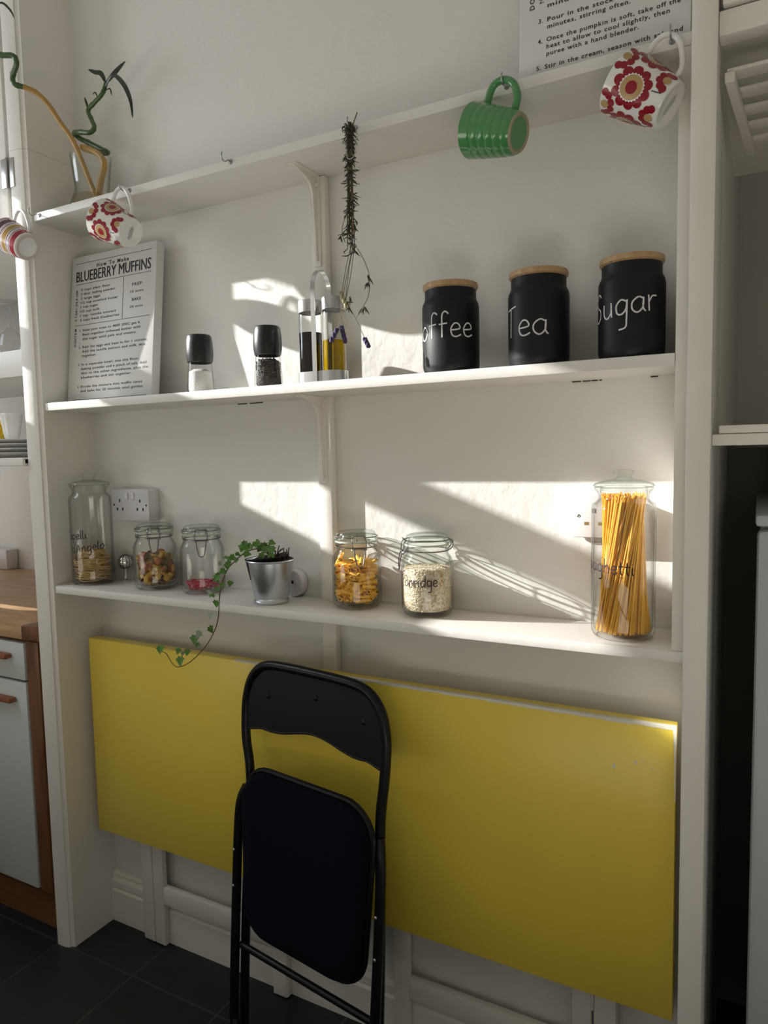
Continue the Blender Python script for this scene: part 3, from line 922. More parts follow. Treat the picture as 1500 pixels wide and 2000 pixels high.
def fill_jar(proto, center, n, rmax, z0, z1, half, seed, label, group, cat, flat=0.35):
    rng = random.Random(seed)
    for k in range(n):
        o = proto if k == 0 else proto.copy()
        if k:
            COL.objects.link(o)
        tag(o, label, cat, group)
        for _ in range(60):
            a = rng.uniform(0, 2 * PI)
            r = rmax * math.sqrt(rng.random())
            z = z0 + (z1 - z0) * (k / n) + rng.uniform(-0.004, 0.004)
            d = Vector((rng.gauss(0, 1), rng.gauss(0, 1), rng.gauss(0, flat))).normalized()
            c = Vector((r * math.cos(a), r * math.sin(a), max(z, z0)))
            ok = all((c + d * s * half).to_2d().length < rmax and (c + d * s * half).z > z0 - 0.004 for s in (-1, 1))
            if ok:
                break
        else:
            d = Vector((-math.sin(a), math.cos(a), 0.1)).normalized()
            c = Vector((0.5 * r * math.cos(a), 0.5 * r * math.sin(a), max(z, z0)))
        o.location = (center[0] + c.x, center[1] + c.y, SB_Z + c.z)
        q = d.to_track_quat('Z', 'Y')
        o.rotation_euler = (q @ Matrix.Rotation(rng.uniform(0, 6.28), 3, 'Z').to_quaternion()).to_euler()
fill_jar(penne_mesh(), J_PEN, 300, 0.0500, 0.018, 0.108, 0.018, 21, 'piece of yellow penne in the heap inside the clip-top jar by the batten', 'penne in the jar by the batten', 'pasta', 0.2)
# shells in three colours
def shell_mesh(m):
    p = MB()
    n, k = 12, 8
    rows = []
    for i in range(k + 1):
        v = i / k
        rad = 0.0085 * math.sin(PI * (0.12 + 0.76 * v))
        rows.append([p.bm.verts.new((rad * math.cos(-0.5 + 4.3 * j / n) * (1 + 0.07 * (j % 2)), rad * math.sin(-0.5 + 4.3 * j / n) * (1 + 0.07 * (j % 2)), (v - 0.5) * 0.024)) for j in range(n + 1)])
    for i in range(k):
        for j in range(n):
            p.bm.faces.new((rows[i][j], rows[i][j + 1], rows[i + 1][j + 1], rows[i + 1][j]))
    return p.build('pasta_shell', m)
fill_jar(shell_mesh(M['tri_y']), J_TRI, 90, 0.0475, 0.017, 0.090, 0.009, 31, 'ochre yellow pasta shell in the mixed heap inside the clip-top jar', 'yellow shells in the mixed jar', 'pasta', 1.0)
fill_jar(shell_mesh(M['tri_r']), J_TRI, 66, 0.0475, 0.022, 0.092, 0.009, 32, 'brick red pasta shell in the mixed heap inside the clip-top jar', 'red shells in the mixed jar', 'pasta', 1.0)
fill_jar(shell_mesh(M['tri_g']), J_TRI, 60, 0.0475, 0.021, 0.089, 0.009, 33, 'dark green pasta shell in the mixed heap inside the clip-top jar', 'green shells in the mixed jar', 'pasta', 1.0)
# red shreds
rd = MB()
rng = random.Random(8)
for k in range(90):
    a = rng.uniform(0, 2 * PI); r = 0.048 * math.sqrt(rng.random())
    z = rng.uniform(0.013, 0.030)
    d = Vector((rng.gauss(0, 1), rng.gauss(0, 1), 0)).normalized() * rng.uniform(0.006, 0.014)
    c = Vector((r * math.cos(a) * 0.85, r * math.sin(a) * 0.85, z))
    rd.mi = 1 if rng.random() < 0.3 else 0
    rd.tube(smooth_path([c - d, c + Vector((0, 0, rng.uniform(-0.003, 0.004))), c + d], 3), 0.0016, 5)
o = rd.build('red_shreds', [M['red'], M['pinkred']])
o.location = (*J_RED, SB_Z)
tag(o, 'crimson and pink shreds lying in the nearly empty jar', 'shreds', kind='stuff')
# oats
ot = MB()
ot.lathe([(0, 0.0115), (0.049, 0.0135), (0.0525, 0.026), (0.0527, 0.100), (0.050, 0.104), (0.030, 0.108), (0, 0.107)], 40)
rng = random.Random(9)
for k in range(900):
    a = rng.uniform(0, 2 * PI)
    if k % 4:
        r, z = 0.0526, rng.uniform(0.016, 0.104)
        n = Vector((math.cos(a), math.sin(a), rng.gauss(0, 0.3))).normalized()
    else:
        r = 0.051 * math.sqrt(rng.random()); z = 0.1075 - 0.003 * (r / 0.05)
        n = Vector((rng.gauss(0, 0.5), rng.gauss(0, 0.5), 1)).normalized()
    c = Vector((r * math.cos(a), r * math.sin(a), z)) 
    u = n.orthogonal().normalized(); v = n.cross(u)
    s = rng.uniform(0.0014, 0.0026)
    ot.face([c + n * 0.0004 + (u * math.cos(q) + v * math.sin(q) * 0.75) * s for q in [i * PI / 3 for i in range(6)]])
o = ot.build('oats', M['oats'])
o.location = (*J_OAT, SB_Z)
tag(o, 'pale rolled oats filling two thirds of their clip-top jar', 'oats', kind='stuff')

# ------------------------------------------------------------------ bucket with trailing ivy
BK = Vector((-1.039, -0.096, SB_Z))
bk = thing('metal_bucket', 'small galvanised metal bucket holding the trailing ivy', 'plant pot', BK)
b = MB()
b.lathe([(0, 0.003), (0.038, 0.003), (0.0395, 0.0), (0.0425, 0.001), (0.0430, 0.006), (0.0405, 0.010), (0.0405, 0.013), (0.0425, 0.016), (0.0560, 0.100), (0.0580, 0.1015), (0.0590, 0.1035), (0.0580, 0.1055), (0.0562, 0.1050), (0.0545, 0.1), (0.0412, 0.018), (0.0, 0.018)], 48)
b.build('pail', M['galv'], bk)
b = MB()
b.lathe([(0.046, 0.06), (0.0525, 0.108), (0.0540, 0.110), (0.0525, 0.111), (0.0505, 0.108), (0.045, 0.062)], 40, mtx=Matrix.Rotation(-0.09, 4, 'Y'))
b.build('inner_pot', M['blackvinyl'], bk)
iv = thing('ivy_plant', 'trailing ivy plant hanging from the metal bucket over the shelf edge', 'plant', BK + Vector((0, 0, 0.1)))
iv_inv = Matrix.Translation(-iv.location)
so = MB()
so.lathe([(0.0, -0.02), (0.045, -0.02), (0.049, 0.002), (0.035, 0.009), (0.015, 0.011), (0, 0.010)], 24)
so.build('soil', M['soil'], iv)
VINE = [(-1.032, -0.100, 1.198), (-1.059, -0.115, 1.216), (-1.082, -0.135, 1.210), (-1.102, -0.150, 1.190), (-1.113, -0.165, 1.173), (-1.117, -0.178, 1.151), (-1.122, -0.185, 1.121), (-1.123, -0.190, 1.091), (-1.127, -0.190, 1.059), (-1.139, -0.190, 1.027), (-1.159, -0.190, 0.997), (-1.182, -0.190, 0.972), (-1.211, -0.190, 0.947), (-1.239, -0.190, 0.929), (-1.269, -0.190, 0.920), (-1.287, -0.190, 0.931), (-1.302, -0.190, 0.949), (-1.319, -0.190, 0.954)]
vs = smooth_path([Vector(p) - iv.location for p in VINE], 5)
s_ = MB()
s_.tube(vs, [0.0016 - 0.0007 * i / len(vs) for i in range(len(vs))], 6)
s_.tube(smooth_path([Vector(p) - iv.location for p in [(-1.035, -0.09, 1.195), (-1.066, -0.10, 1.224), (-1.090, -0.118, 1.222)]], 4), 0.0013, 6)
s_.tube(smooth_path([Vector(p) - iv.location for p in [(-1.03, -0.09, 1.195), (-1.05, -0.088, 1.222), (-1.068, -0.10, 1.228)]], 4), 0.0012, 6)
s_.build('stem', M['vine'], iv)
def ivy_leaf(mb, c, size, rng, facing):
    """five-lobed leaf with a fold along the midrib"""
    n = Vector(facing) + Vector((rng.gauss(0, 0.35), rng.gauss(0, 0.3), rng.gauss(0, 0.35)))
    n.normalize()
    up = Vector((rng.gauss(0, 0.5), rng.gauss(0, 0.3), -1 + rng.gauss(0, 0.5)))
    up = (up - n * up.dot(n)).normalized()
    sd = up.cross(n)
    out = [(0, -0.1), (0.30, -0.28), (0.34, -0.02), (0.62, 0.12), (0.40, 0.38), (0.30, 0.62), (0.0, 1.05)]
    mid = [mb.bm.verts.new(c + up * (v * size)) for v in (-0.1, 0.25, 0.6, 1.05)]
    for s in (-1, 1):
        pv = [mb.bm.verts.new(c + sd * (s * x * size) + up * (y * size) + n * (0.16 * abs(x) * size)) for x, y in out[1:-1]]
        loop = [mid[0]] + pv + [mid[3], mid[2], mid[1]]
        f = mb.bm.faces.new(loop if s > 0 else loop[::-1])
        f.material_index = mb.mi
LEAF = [(-1.078, -0.122, 1.221), (-1.093, -0.132, 1.219), (-1.098, -0.150, 1.203), (-1.136, -0.17, 1.179), (-1.118, -0.162, 1.177), (-1.123, -0.168, 1.185), (-1.134, -0.187, 1.146), (-1.109, -0.192, 1.137), (-1.133, -0.182, 1.156), (-1.147, -0.192, 1.113), (-1.135, -0.193, 1.104), (-1.129, -0.193, 1.092), (-1.139, -0.198, 1.062), (-1.149, -0.198, 1.028), (-1.199, -0.196, 1.000), (-1.182, -0.196, 1.012), (-1.190, -0.192, 0.982), (-1.240, -0.196, 0.957), (-1.315, -0.196, 0.961), (-1.249, -0.196, 0.941), (-1.070, -0.10, 1.228), (-1.063, -0.09, 1.220), (-1.047, -0.09, 1.212), (-1.226, -0.194, 0.963), (-1.107, -0.16, 1.196), (-1.086, -0.13, 1.228), (-1.120, -0.17, 1.163), (-1.055, -0.075, 1.222), (-1.128, -0.188, 1.125), (-1.255, -0.194, 0.962)]
rng = random.Random(4)
for k in range(16):
    q = VINE[k % 6]
    LEAF.append((q[0] + rng.gauss(0, 0.010), q[1] + rng.gauss(-0.006, 0.006), q[2] + rng.gauss(0.004, 0.010)))
for k in range(9):
    LEAF.append((-1.045 + rng.uniform(-0.03, 0.02), -0.098 + rng.uniform(-0.02, 0.02), 1.208 + rng.uniform(0, 0.02)))
lv = MB()
for i, p in enumerate(LEAF):
    lv.mi = 1 if i in (5, 12, 17, 15, 3, 9) else 0
    ivy_leaf(lv, Vector(p) - iv.location + Vector((0, 0, 0.006)), rng.uniform(0.011, 0.018) * (1.4 if i in (18, 19, 14) else 1), rng, (0.55, -0.8, 0.25))
lv.build('foliage', [M['leaf'], M['leafpale']], iv, smooth=False, fix=False)
dd = MB()
for k in range(16):
    a = rng.uniform(-1.2, 1.2); r = rng.uniform(0.0, 0.035)
    p0 = Vector((0.012 + r * math.cos(a), r * math.sin(a), 0.006))
    p1 = p0 + Vector((rng.uniform(-0.006, 0.030), rng.uniform(-0.012, 0.012), rng.uniform(0.010, 0.032)))
    dd.tube(smooth_path([p0, (p0 + p1) / 2 + Vector((0, 0, 0.004)), p1], 3), 0.0014, 5)
dd.build('dead_stems', M['deadstem'], iv)

# ------------------------------------------------------------------ sockets and small things on the bottom shelf
ds = thing('double_wall_socket', 'white double wall socket behind the tall noodle jar', 'socket', (-1.572, 0.0, 1.309))
b = MB().box(-0.075, 0.075, -0.036, 0.0, -0.045, 0.045, 0.004); b.build('back_box', M['plastic'], ds)
b = MB().box(-0.0745, 0.0745, -0.0395, -0.0355, -0.0445, 0.0445, 0.002); b.build('faceplate', M['plasticgrey'], ds)
for cx in (-0.012, 0.012):
    MB().box(cx - 0.006, cx + 0.006, -0.0425, -0.0393, 0.016, 0.036, 0.001).build('switch', M['plastic'], ds)
h = MB()
for cx in (-0.040, 0.040):
    for x, z in ((0, 0.012), (-0.011, -0.012), (0.011, -0.012)):
        h.box(cx + x - 0.0024, cx + x + 0.0024, -0.0400, -0.0394, z - 0.0042, z + 0.0042)
for cx in (-0.064, 0.064):
    h.sphere((cx, -0.0395, 0.0), 0.0032, sy=0.3, u=10, v=6)
h.build('pin_holes', M['black'], ds)
ss = thing('single_wall_socket', 'white single wall socket half hidden behind the spaghetti jar', 'socket', (-0.284, 0.0, 1.307))
b = MB().box(-0.044, 0.044, -0.034, 0.0, -0.044, 0.044, 0.004); b.build('back_box', M['plastic'], ss)
b = MB().box(-0.043, 0.043, -0.0375, -0.0335, -0.043, 0.043, 0.002); b.build('faceplate', M['plastic'], ss)
h = MB()
h.box(-0.0035, 0.0035, -0.0380, -0.0374, 0.006, 0.015)
h.mi = 1
h.box(-0.0185, -0.0105, -0.0380, -0.0374, -0.018, -0.012)
h.box(0.0085, 0.0165, -0.0380, -0.0374, -0.018, -0.012)
h.mi = 2
h.sphere((-0.030, -0.0375, 0.0), 0.0036, sy=0.3, u=10, v=6)
h.build('pin_holes', [M['black'], M['brass'], M['steel']], ss)
MB().tube(smooth_path([(-0.02, -0.02, -0.040), (-0.012, -0.022, -0.052), (0.01, -0.022, -0.056), (0.03, -0.018, -0.052)], 4), 0.004, 8).build('cable', M['plastic'], ss)

gd = thing('night_light', 'small white rounded plastic gadget standing behind the metal bucket', 'night light', (-1.022, -0.016, SB_Z))
b = MB()
b.prism([(0.030 * math.cos(a) * (0.95), 0.034 + 0.034 * math.sin(a)) for a in [k * PI / 12 for k in range(24)]], m_xz, -0.014, 0.014, 0.005)
b.build('casing', M['plastic'], gd)
MB().box(-0.004, 0.002, -0.0148, -0.0138, 0.034, 0.042).build('sensor', M['black'], gd)

bo = thing('silver_ornament', 'shiny silver ball on a short foot beside the tall noodle jar', 'ornament', (-1.621, -0.0240, SB_Z))
MB().sphere((0, 0, 0.057), 0.0200, u=20, v=14).build('ball', M['chrome'], bo)
MB().lathe([(0, 0.0), (0.012, 0.0), (0.012, 0.003), (0.004, 0.008), (0.003, 0.030), (0.006, 0.038), (0, 0.039)], 24).build('foot', M['chrome'], bo)
b = MB()
for k in range(6):
    a = k * PI / 6
    b.tube([(0.0210 * math.cos(a) * math.cos(q), 0.0210 * math.sin(a) * math.cos(q), 0.057 + 0.0210 * math.sin(q)) for q in [i * 2 * PI / 24 for i in range(24)]], 0.0009, 5, closed=True)
b.build('wire_bands', M['wire'], bo)

# ------------------------------------------------------------------ middle shelf: sign, grinders, cruet, canisters
sg = thing('recipe_sign', 'white blueberry muffins recipe board leaning on the middle shelf', 'sign', (-1.7475, -0.090, SM_Z), (-0.110, 0, 0))
SW, SH = 0.331, 0.420
MB().box(0, SW, 0.0, 0.028, 0, SH, 0.0015).build('board', M['canvas'], sg)
tx = MB()
def X(u): return u * SW
def Zf(v): return SH * (1 - v)
def rule(mb, u0, u1, v, th=0.0011):
    mb.face([(X(u0), -0.0006, Zf(v) - th / 2), (X(u1), -0.0006, Zf(v) - th / 2), (X(u1), -0.0006, Zf(v) + th / 2), (X(u0), -0.0006, Zf(v) + th / 2)])
rule(tx, 0.06, 0.95, 0.048)
rule(tx, 0.06, 0.95, 0.190)
rule(tx, 0.06, 0.95, 0.470)
rule(tx, 0.06, 0.95, 0.975)
tx.face([(X(0.635), -0.0006, Zf(0.465)), (X(0.639), -0.0006, Zf(0.465)), (X(0.639), -0.0006, Zf(0.195)), (X(0.635), -0.0006, Zf(0.195))])
add_text(tx, 'How To Make', X(0.50), Zf(0.092), 0.0105, X(0.38), bold=0.02, spacing=1.3, align='C')
for dx in (-0.0006, 0.0, 0.0006):
    add_text(tx, 'BLUEBERRY MUFFINS', X(0.06) + dx, Zf(0.172), 0.030, X(0.885), y=-0.0006 - 0.00005 * (dx > 0))
ING = ['2 cups plain flour', '2 tbsp. baking powder', '2 large eggs', '1/2 cup unsalted butter', '1 cup sugar', '1/2 cup milk', '1 tsp. vanilla extract', '2 cups fresh blueberries']
for i, s in enumerate(ING):
    add_text(tx, s, X(0.125), Zf(0.236 + 0.0295 * i), 0.0066, X(0.0198 * len(s)), bold=0.012, spacing=1.15)
for s, v, wd in (('PREP', 0.265, 0.11), ('10 mins', 0.308, 0.15), ('BAKE', 0.362, 0.10), ('20 mins', 0.406, 0.15)):
    add_text(tx, s, X(0.795), Zf(v), 0.0082 if s.isupper() else 0.0062, X(wd), bold=0.012, spacing=1.2, align='C')
for i, ch in enumerate('INGREDIENTS'):
    add_text(tx, ch, X(0.085), Zf(0.232 + 0.0205 * i), 0.0072, None, bold=0.02, rot90=True)
for i, ch in enumerate('METHOD'):
    add_text(tx, ch, X(0.085), Zf(0.508 + 0.0205 * i), 0.0072, None, bold=0.02, rot90=True)
MET = [(1, 0.513, ['Heat your oven to 400F 200C gas 6.', 'Beat together softened butter with', 'the sugar until pale and creamy.']),
       (2, 0.628, ['Add the eggs and beat in for 1 minute.', 'Add the vanilla extract and milk, mix', 'together.']),
       (3, 0.745, ['In a separate bowl, mix the flour,', 'baking powder and a pinch of salt. Add', 'this to the other ingredients, plus the', 'blueberries and stir together.']),
       (4, 0.895, ['Divide the mixture into muffin cases', 'and bake for 20 minutes until golden.'])]
for n, v, lines in MET:
    add_text(tx, '%d.' % n, X(0.125), Zf(v), 0.0064, None, bold=0.012)
    for i, s in enumerate(lines):
        add_text(tx, s, X(0.165), Zf(v + 0.0295 * i), 0.0066, X(0.0202 * len(s)), bold=0.012, spacing=1.15)
tx.build('printed_text', M['ink'], sg, smooth=False)

def grinder(name, label, loc, fill, fm, fname, flabel, fcat):
    g = thing(name, label, 'grinder', loc)
    b = MB()
    b.lathe([(0, 0.002), (0.028, 0.0), (0.0325, 0.003), (0.0335, 0.008), (0.0325, 0.030), (0.0300, 0.060), (0.0290, 0.074)], 40)
    b.build('glass_body', M['glassgrinder'], g)
    b = MB()
    b.lathe([(0.0285, 0.074), (0.0308, 0.076), (0.0330, 0.088), (0.0335, 0.104), (0.0325, 0.122), (0.0302, 0.138), (0.0280, 0.1415), (0, 0.1420)], 40)
    b.build('cap', M['satinblack'], g)
    f = MB()
    f.lathe([(0, 0.004), (0.027, 0.004), (0.0295, 0.010), (0.0285, 0.030), (0.0285 * 0.95, fill - 0.006), (0.018, fill), (0, fill + 0.003)], 32)
    o = f.build(fname, fm)
    o.location = loc
    tag(o, flabel, fcat, kind='stuff')
    return g, o
grinder('salt_grinder', 'glass salt grinder with black cap, filled with white salt', (-1.228, -0.106, SM_Z), 0.058, M['salt'], 'salt', 'white salt inside the black capped grinder by the recipe board', 'salt')
gp, po = grinder('pepper_grinder', 'glass pepper grinder with black cap, filled with dark peppercorns', (-1.018, -0.106, SM_Z), 0.066, M['pepper'], 'peppercorns', 'black peppercorns inside the grinder beside the oil stand', 'peppercorns')
pc = MB()
rng = random.Random(2)
for k in range(420):
    a = rng.uniform(0, 2 * PI); z = rng.uniform(0.006, 0.068)
    r = 0.0272 if z < 0.060 else rng.uniform(0, 0.024)
    pc.sphere((r * math.cos(a), r * math.sin(a), z), 0.0021, u=6, v=4)
me2 = pc.build('tmp', M['pepper']).data
bm_ = bmesh.new(); bm_.from_mesh(po.data); bm_.from_mesh(me2); bm_.to_mesh(po.data); bm_.free()
bpy.data.objects.remove(bpy.data.objects['tmp'])

CR = Vector((-0.867, -0.104, SM_Z))
cs = thing('cruet_stand', 'brushed steel cruet stand with arched handle holding oil and vinegar', 'stand', CR)
b = MB()
def stadium(hw, r, n=10):
    return [(hw + r * math.cos(-PI / 2 + PI * i / n), r * math.sin(-PI / 2 + PI * i / n)) for i in range(n + 1)] + [(-hw + r * math.cos(PI / 2 + PI * i / n), r * math.sin(PI / 2 + PI * i / n)) for i in range(n + 1)]
outer, inner = stadium(0.031, 0.0305), stadium(0.031, 0.0293)
vo = [[b.bm.verts.new((x, y, z)) for x, y in outer] for z in (0, 0.026)]
vi = [[b.bm.verts.new((x, y, z)) for x, y in inner] for z in (0.002, 0.026)]
n = len(outer)
for i in range(n):
    j = (i + 1) % n
    b.bm.faces.new((vo[0][i], vo[0][j], vo[1][j], vo[1][i]))
    b.bm.faces.new((vi[0][j], vi[0][i], vi[1][i], vi[1][j]))
    b.bm.faces.new((vo[1][i], vo[1][j], vi[1][j], vi[1][i]))
b.bm.faces.new(vo[0]); b.bm.faces.new(vi[0])
b.build('tray', M['steel'], cs)
b = MB()
arch = [(-0.033, 0.0), (-0.034, 0.12), (-0.034, 0.205), (-0.029, 0.228), (-0.016, 0.244), (0.0, 0.249), (0.016, 0.244), (0.029, 0.228), (0.034, 0.205), (0.034, 0.12), (0.033, 0.0)]
ap = smooth_path([(0, y, z) for y, z in arch], 5)
L_, R_ = [], []
rows = [[], [], [], []]
for i, p in enumerate(ap):
    tt = (ap[min(i + 1, len(ap) - 1)] - ap[max(i - 1, 0)]).normalized()
    nn = Vector((0, -tt.z, tt.y)) * 0.0009
    for k, (dx, sg_) in enumerate(((-0.0055, 1), (0.0055, 1), (0.0055, -1), (-0.0055, -1))):
        rows[k].append(b.bm.verts.new(p + Vector((dx, 0, 0)) + nn * sg_))
for i in range(len(ap) - 1):
    for k in range(4):
        b.bm.faces.new((rows[k][i], rows[(k + 1) % 4][i], rows[(k + 1) % 4][i + 1], rows[k][i + 1]))
b.build('handle', M['steel'], cs)
def cruet(label, dx):
    c = thing('cruet_bottle', label, 'bottle', CR + Vector((dx, 0, 0.0025)), group='glass bottles in the cruet stand')
    b = MB()
    b.lathe([(0, 0.003), (0.022, 0.0), (0.0255, 0.003), (0.0262, 0.008), (0.0262, 0.150), (0.0240, 0.158)], 36)
    b.build('bottle', M['glass'], c)
    b = MB()
    b.lathe([(0.0248, 0.156), (0.0262, 0.157), (0.0262, 0.182), (0.0250, 0.184), (0.008, 0.1845), (0, 0.1845)], 36)
    b.build('cap', M['steel'], c)
    return c
c1 = cruet('cruet bottle of black vinegar with steel cap in the stand', -0.0315)
dup(c1, CR + Vector((0.0315, 0, 0.0025)), (0, 0, 0), 'cruet bottle half full of golden oil with steel cap in the stand')
b = MB(); b.lathe([(0, 0.004), (0.0248, 0.004), (0.0254, 0.010), (0.0254, 0.112), (0, 0.112)], 32)
o = b.build('vinegar', M['vinegar']); o.location = c1.location
tag(o, 'black vinegar inside the cruet bottle', 'vinegar', kind='stuff')
b = MB(); b.lathe([(0, 0.004), (0.0248, 0.004), (0.0254, 0.010), (0.0254, 0.090), (0, 0.090)], 32)
o = b.build('oil', M['oil']); o.location = CR + Vector((0.0315, 0, 0.0025))
tag(o, 'golden yellow oil inside the cruet bottle', 'oil', kind='stuff')

def canister(label, loc, word, xh, zb, ang, th, rise=0.0, sq=1.0):
    c = thing('canister', label, 'canister', loc, group='black chalk canisters on the middle shelf')
    b = MB()
    b.lathe([(0, 0.002), (0.050, 0.0), (0.0535, 0.002), (0.0570, 0.010), (0.0578, 0.016), (0.0578, 0.132), (0.0565, 0.139), (0.0530, 0.146), (0.0520, 0.150), (0.0520, 0.166), (0.0, 0.166)], 56)
    b.build('body', M['matblack'], c)
    b = MB()
    b.lathe([(0, 0.1662), (0.0520, 0.1662), (0.0555, 0.169), (0.0562, 0.175), (0.0550, 0.1785), (0.0, 0.179)], 56)
    b.build('lid', M['bamboolid'], c)
    h = MB()
    handwriting(h, word, 0.0578, zb, xh, ang, th, rise, sq)
    h.build('chalk_writing', M['chalk'], c)
    return c
canister('black canister with wooden lid chalked Coffee', (-0.559, -0.098, SM_Z), 'Coffee', 0.0255, 0.066, -0.13, 0.0028, 0.02, 1.04)
canister('black canister with wooden lid chalked Tea', (-0.377, -0.098, SM_Z), 'Tea', 0.0275, 0.054, -0.20, 0.0028, 0.0, 1.08)
canister('black canister with wooden lid chalked Sugar', (-0.2067, -0.098, SM_Z), 'Sugar', 0.026, 0.072, -0.16, 0.0028, 0.10, 0.98)

# ------------------------------------------------------------------ top shelf: recipe sign, vase and bamboo
s2 = thing('recipe_sign', 'white pumpkin soup recipe board standing on the top shelf', 'sign', (-0.404, -0.130, ST_Z), (-0.045, 0, 0))
W2, H2 = 0.292, 0.415
MB().box(0, W2, 0.0, 0.028, 0, H2, 0.0015).build('board', M['canvas'], s2)
tx = MB()
def ln(s, x, z, xe=None):
    add_text(tx, s, x + 0.404, z - ST_Z, 0.0078, (xe - x) if xe else None, bold=0.016, spacing=1.15)
ln('2.', -0.367, 2.247); ln('Add the pumpkin and cook for 10', -0.352, 2.249, -0.13); ln('minutes.', -0.352, 2.2365, -0.283)
ln('3.', -0.368, 2.212); ln('Pour in the stock and cook for 20', -0.352, 2.2115, -0.125); ln('minutes, stirring often.', -0.352, 2.199, -0.208)
ln('4.', -0.369, 2.176); ln('Once the pumpkin is soft, take off the', -0.353, 2.1765, -0.128); ln('heat to allow to cool slightly, then', -0.353, 2.164, -0.145); ln('puree with a hand blender.', -0.353, 2.1515, -0.194)
ln('5.', -0.371, 2.129); ln('Stir in the cream, season with salt and', -0.356, 2.129, -0.124)
for i, ch in enumerate('DOHTEM'):
    add_text(tx, ch, 0.028, 2.240 - ST_Z + 0.0105 * i, 0.0085, None, bold=0.02, rot90=True)
tx.build('printed_text', M['ink'], s2, smooth=False)

VS = Vector((-1.612, -0.078, ST_Z))
vz = thing('glass_vase', 'clear glass vase with flared neck on the end of the top shelf', 'vase', VS)
b = MB()
b.lathe([(0, 0.003), (0.050, 0.0), (0.058, 0.004), (0.060, 0.014), (0.054, 0.032), (0.046, 0.050), (0.0435, 0.062), (0.046, 0.080), (0.049, 0.110), (0.0535, 0.148), (0.0525, 0.149), (0.0475, 0.110), (0.0442, 0.080), (0.0417, 0.062), (0.044, 0.050), (0.052, 0.031), (0.057, 0.012), (0.0, 0.007)], 40)
b.build('vessel', M['glass'], vz)
b = MB()
b.lathe([(0, 0.0075), (0.055, 0.012), (0.0565, 0.014), (0.051, 0.032), (0.0465, 0.042), (0, 0.042)], 40)
o = b.build('water', M['water']); o.location = VS
tag(o, 'cloudy beige water in the bottom of the glass vase', 'water', kind='stuff')
def leafblade(mb, pts, width):
    """long narrow leaf along pts with a shallow V section"""
    sp_ = smooth_path(pts, 5)
    n = len(sp_)
    L, C, Rr = [], [], []
    for i, p in enumerate(sp_):
        t = (sp_[min(i + 1, n - 1)] - sp_[max(i - 1, 0)]).normalized()
        s = t.cross(Vector((0.5, -0.85, 0.1)))
        if s.length < 1e-4:
            s = Vector((0, 0, 1))
        s.normalize()
        q = i / (n - 1)
        wd = width * math.sin(PI * min(0.98, 0.06 + 0.92 * q)) ** 0.8
        C.append(mb.bm.verts.new(p))
        L.append(mb.bm.verts.new(p + s * wd + Vector((0, -wd * 0.35, 0))))
        Rr.append(mb.bm.verts.new(p - s * wd + Vector((0, -wd * 0.35, 0))))
    for i in range(n - 1):
        mb.bm.faces.new((L[i], C[i], C[i + 1], L[i + 1]))
        mb.bm.faces.new((C[i], Rr[i], Rr[i + 1], C[i + 1]))
def bamboo(label, base, pts, split, r0, r1, leaves, green_first):
    t = thing('lucky_bamboo', label, 'plant', base)
    P = smooth_path([Vector(p) - Vector(base) for p in pts], 6)
    k = int(len(P) * split)
    def rad(i):
        r = r0 + (r1 - r0) * i / len(P)
        return r * (1.16 if i % 9 == 4 else 1.0)
    a, c = P[:k + 1], P[k:]
    MB().tube(a, [rad(i) for i in range(len(a))], 10).build('cane', M['bambooyellow'], t)
    MB().tube(c, [rad(i + k) for i in range(len(c))], 10).build('green_stem', M['bamboogreen'], t)
    for lf_ in leaves:
        lb = MB()
        leafblade(lb, [Vector(p) - Vector(base) for p in lf_[0]], lf_[1])
        lb.build('leaf', M['bambooleaf'], t, fix=False)
    return t
bamboo('lucky bamboo cane leaning out of the vase over the side panel, yellow below', (-1.612, -0.080, 2.125),
       [(-1.590, -0.072, 2.124), (-1.612, -0.082, 2.185), (-1.634, -0.110, 2.285), (-1.653, -0.135, 2.333), (-1.663, -0.160, 2.370), (-1.675, -0.185, 2.393), (-1.693, -0.205, 2.403), (-1.706, -0.224, 2.406), (-1.704, -0.230, 2.422), (-1.672, -0.240, 2.440), (-1.676, -0.245, 2.457), (-1.702, -0.255, 2.461), (-1.722, -0.258, 2.470), (-1.728, -0.262, 2.500), (-1.730, -0.265, 2.56)],
       0.44, 0.0066, 0.0066, [([(-1.730, -0.265, 2.55), (-1.70, -0.255, 2.585), (-1.668, -0.252, 2.562), (-1.655, -0.25, 2.538)], 0.003), ([(-1.730, -0.265, 2.55), (-1.76, -0.275, 2.60), (-1.80, -0.28, 2.60), (-1.84, -0.28, 2.57)], 0.009)], False)
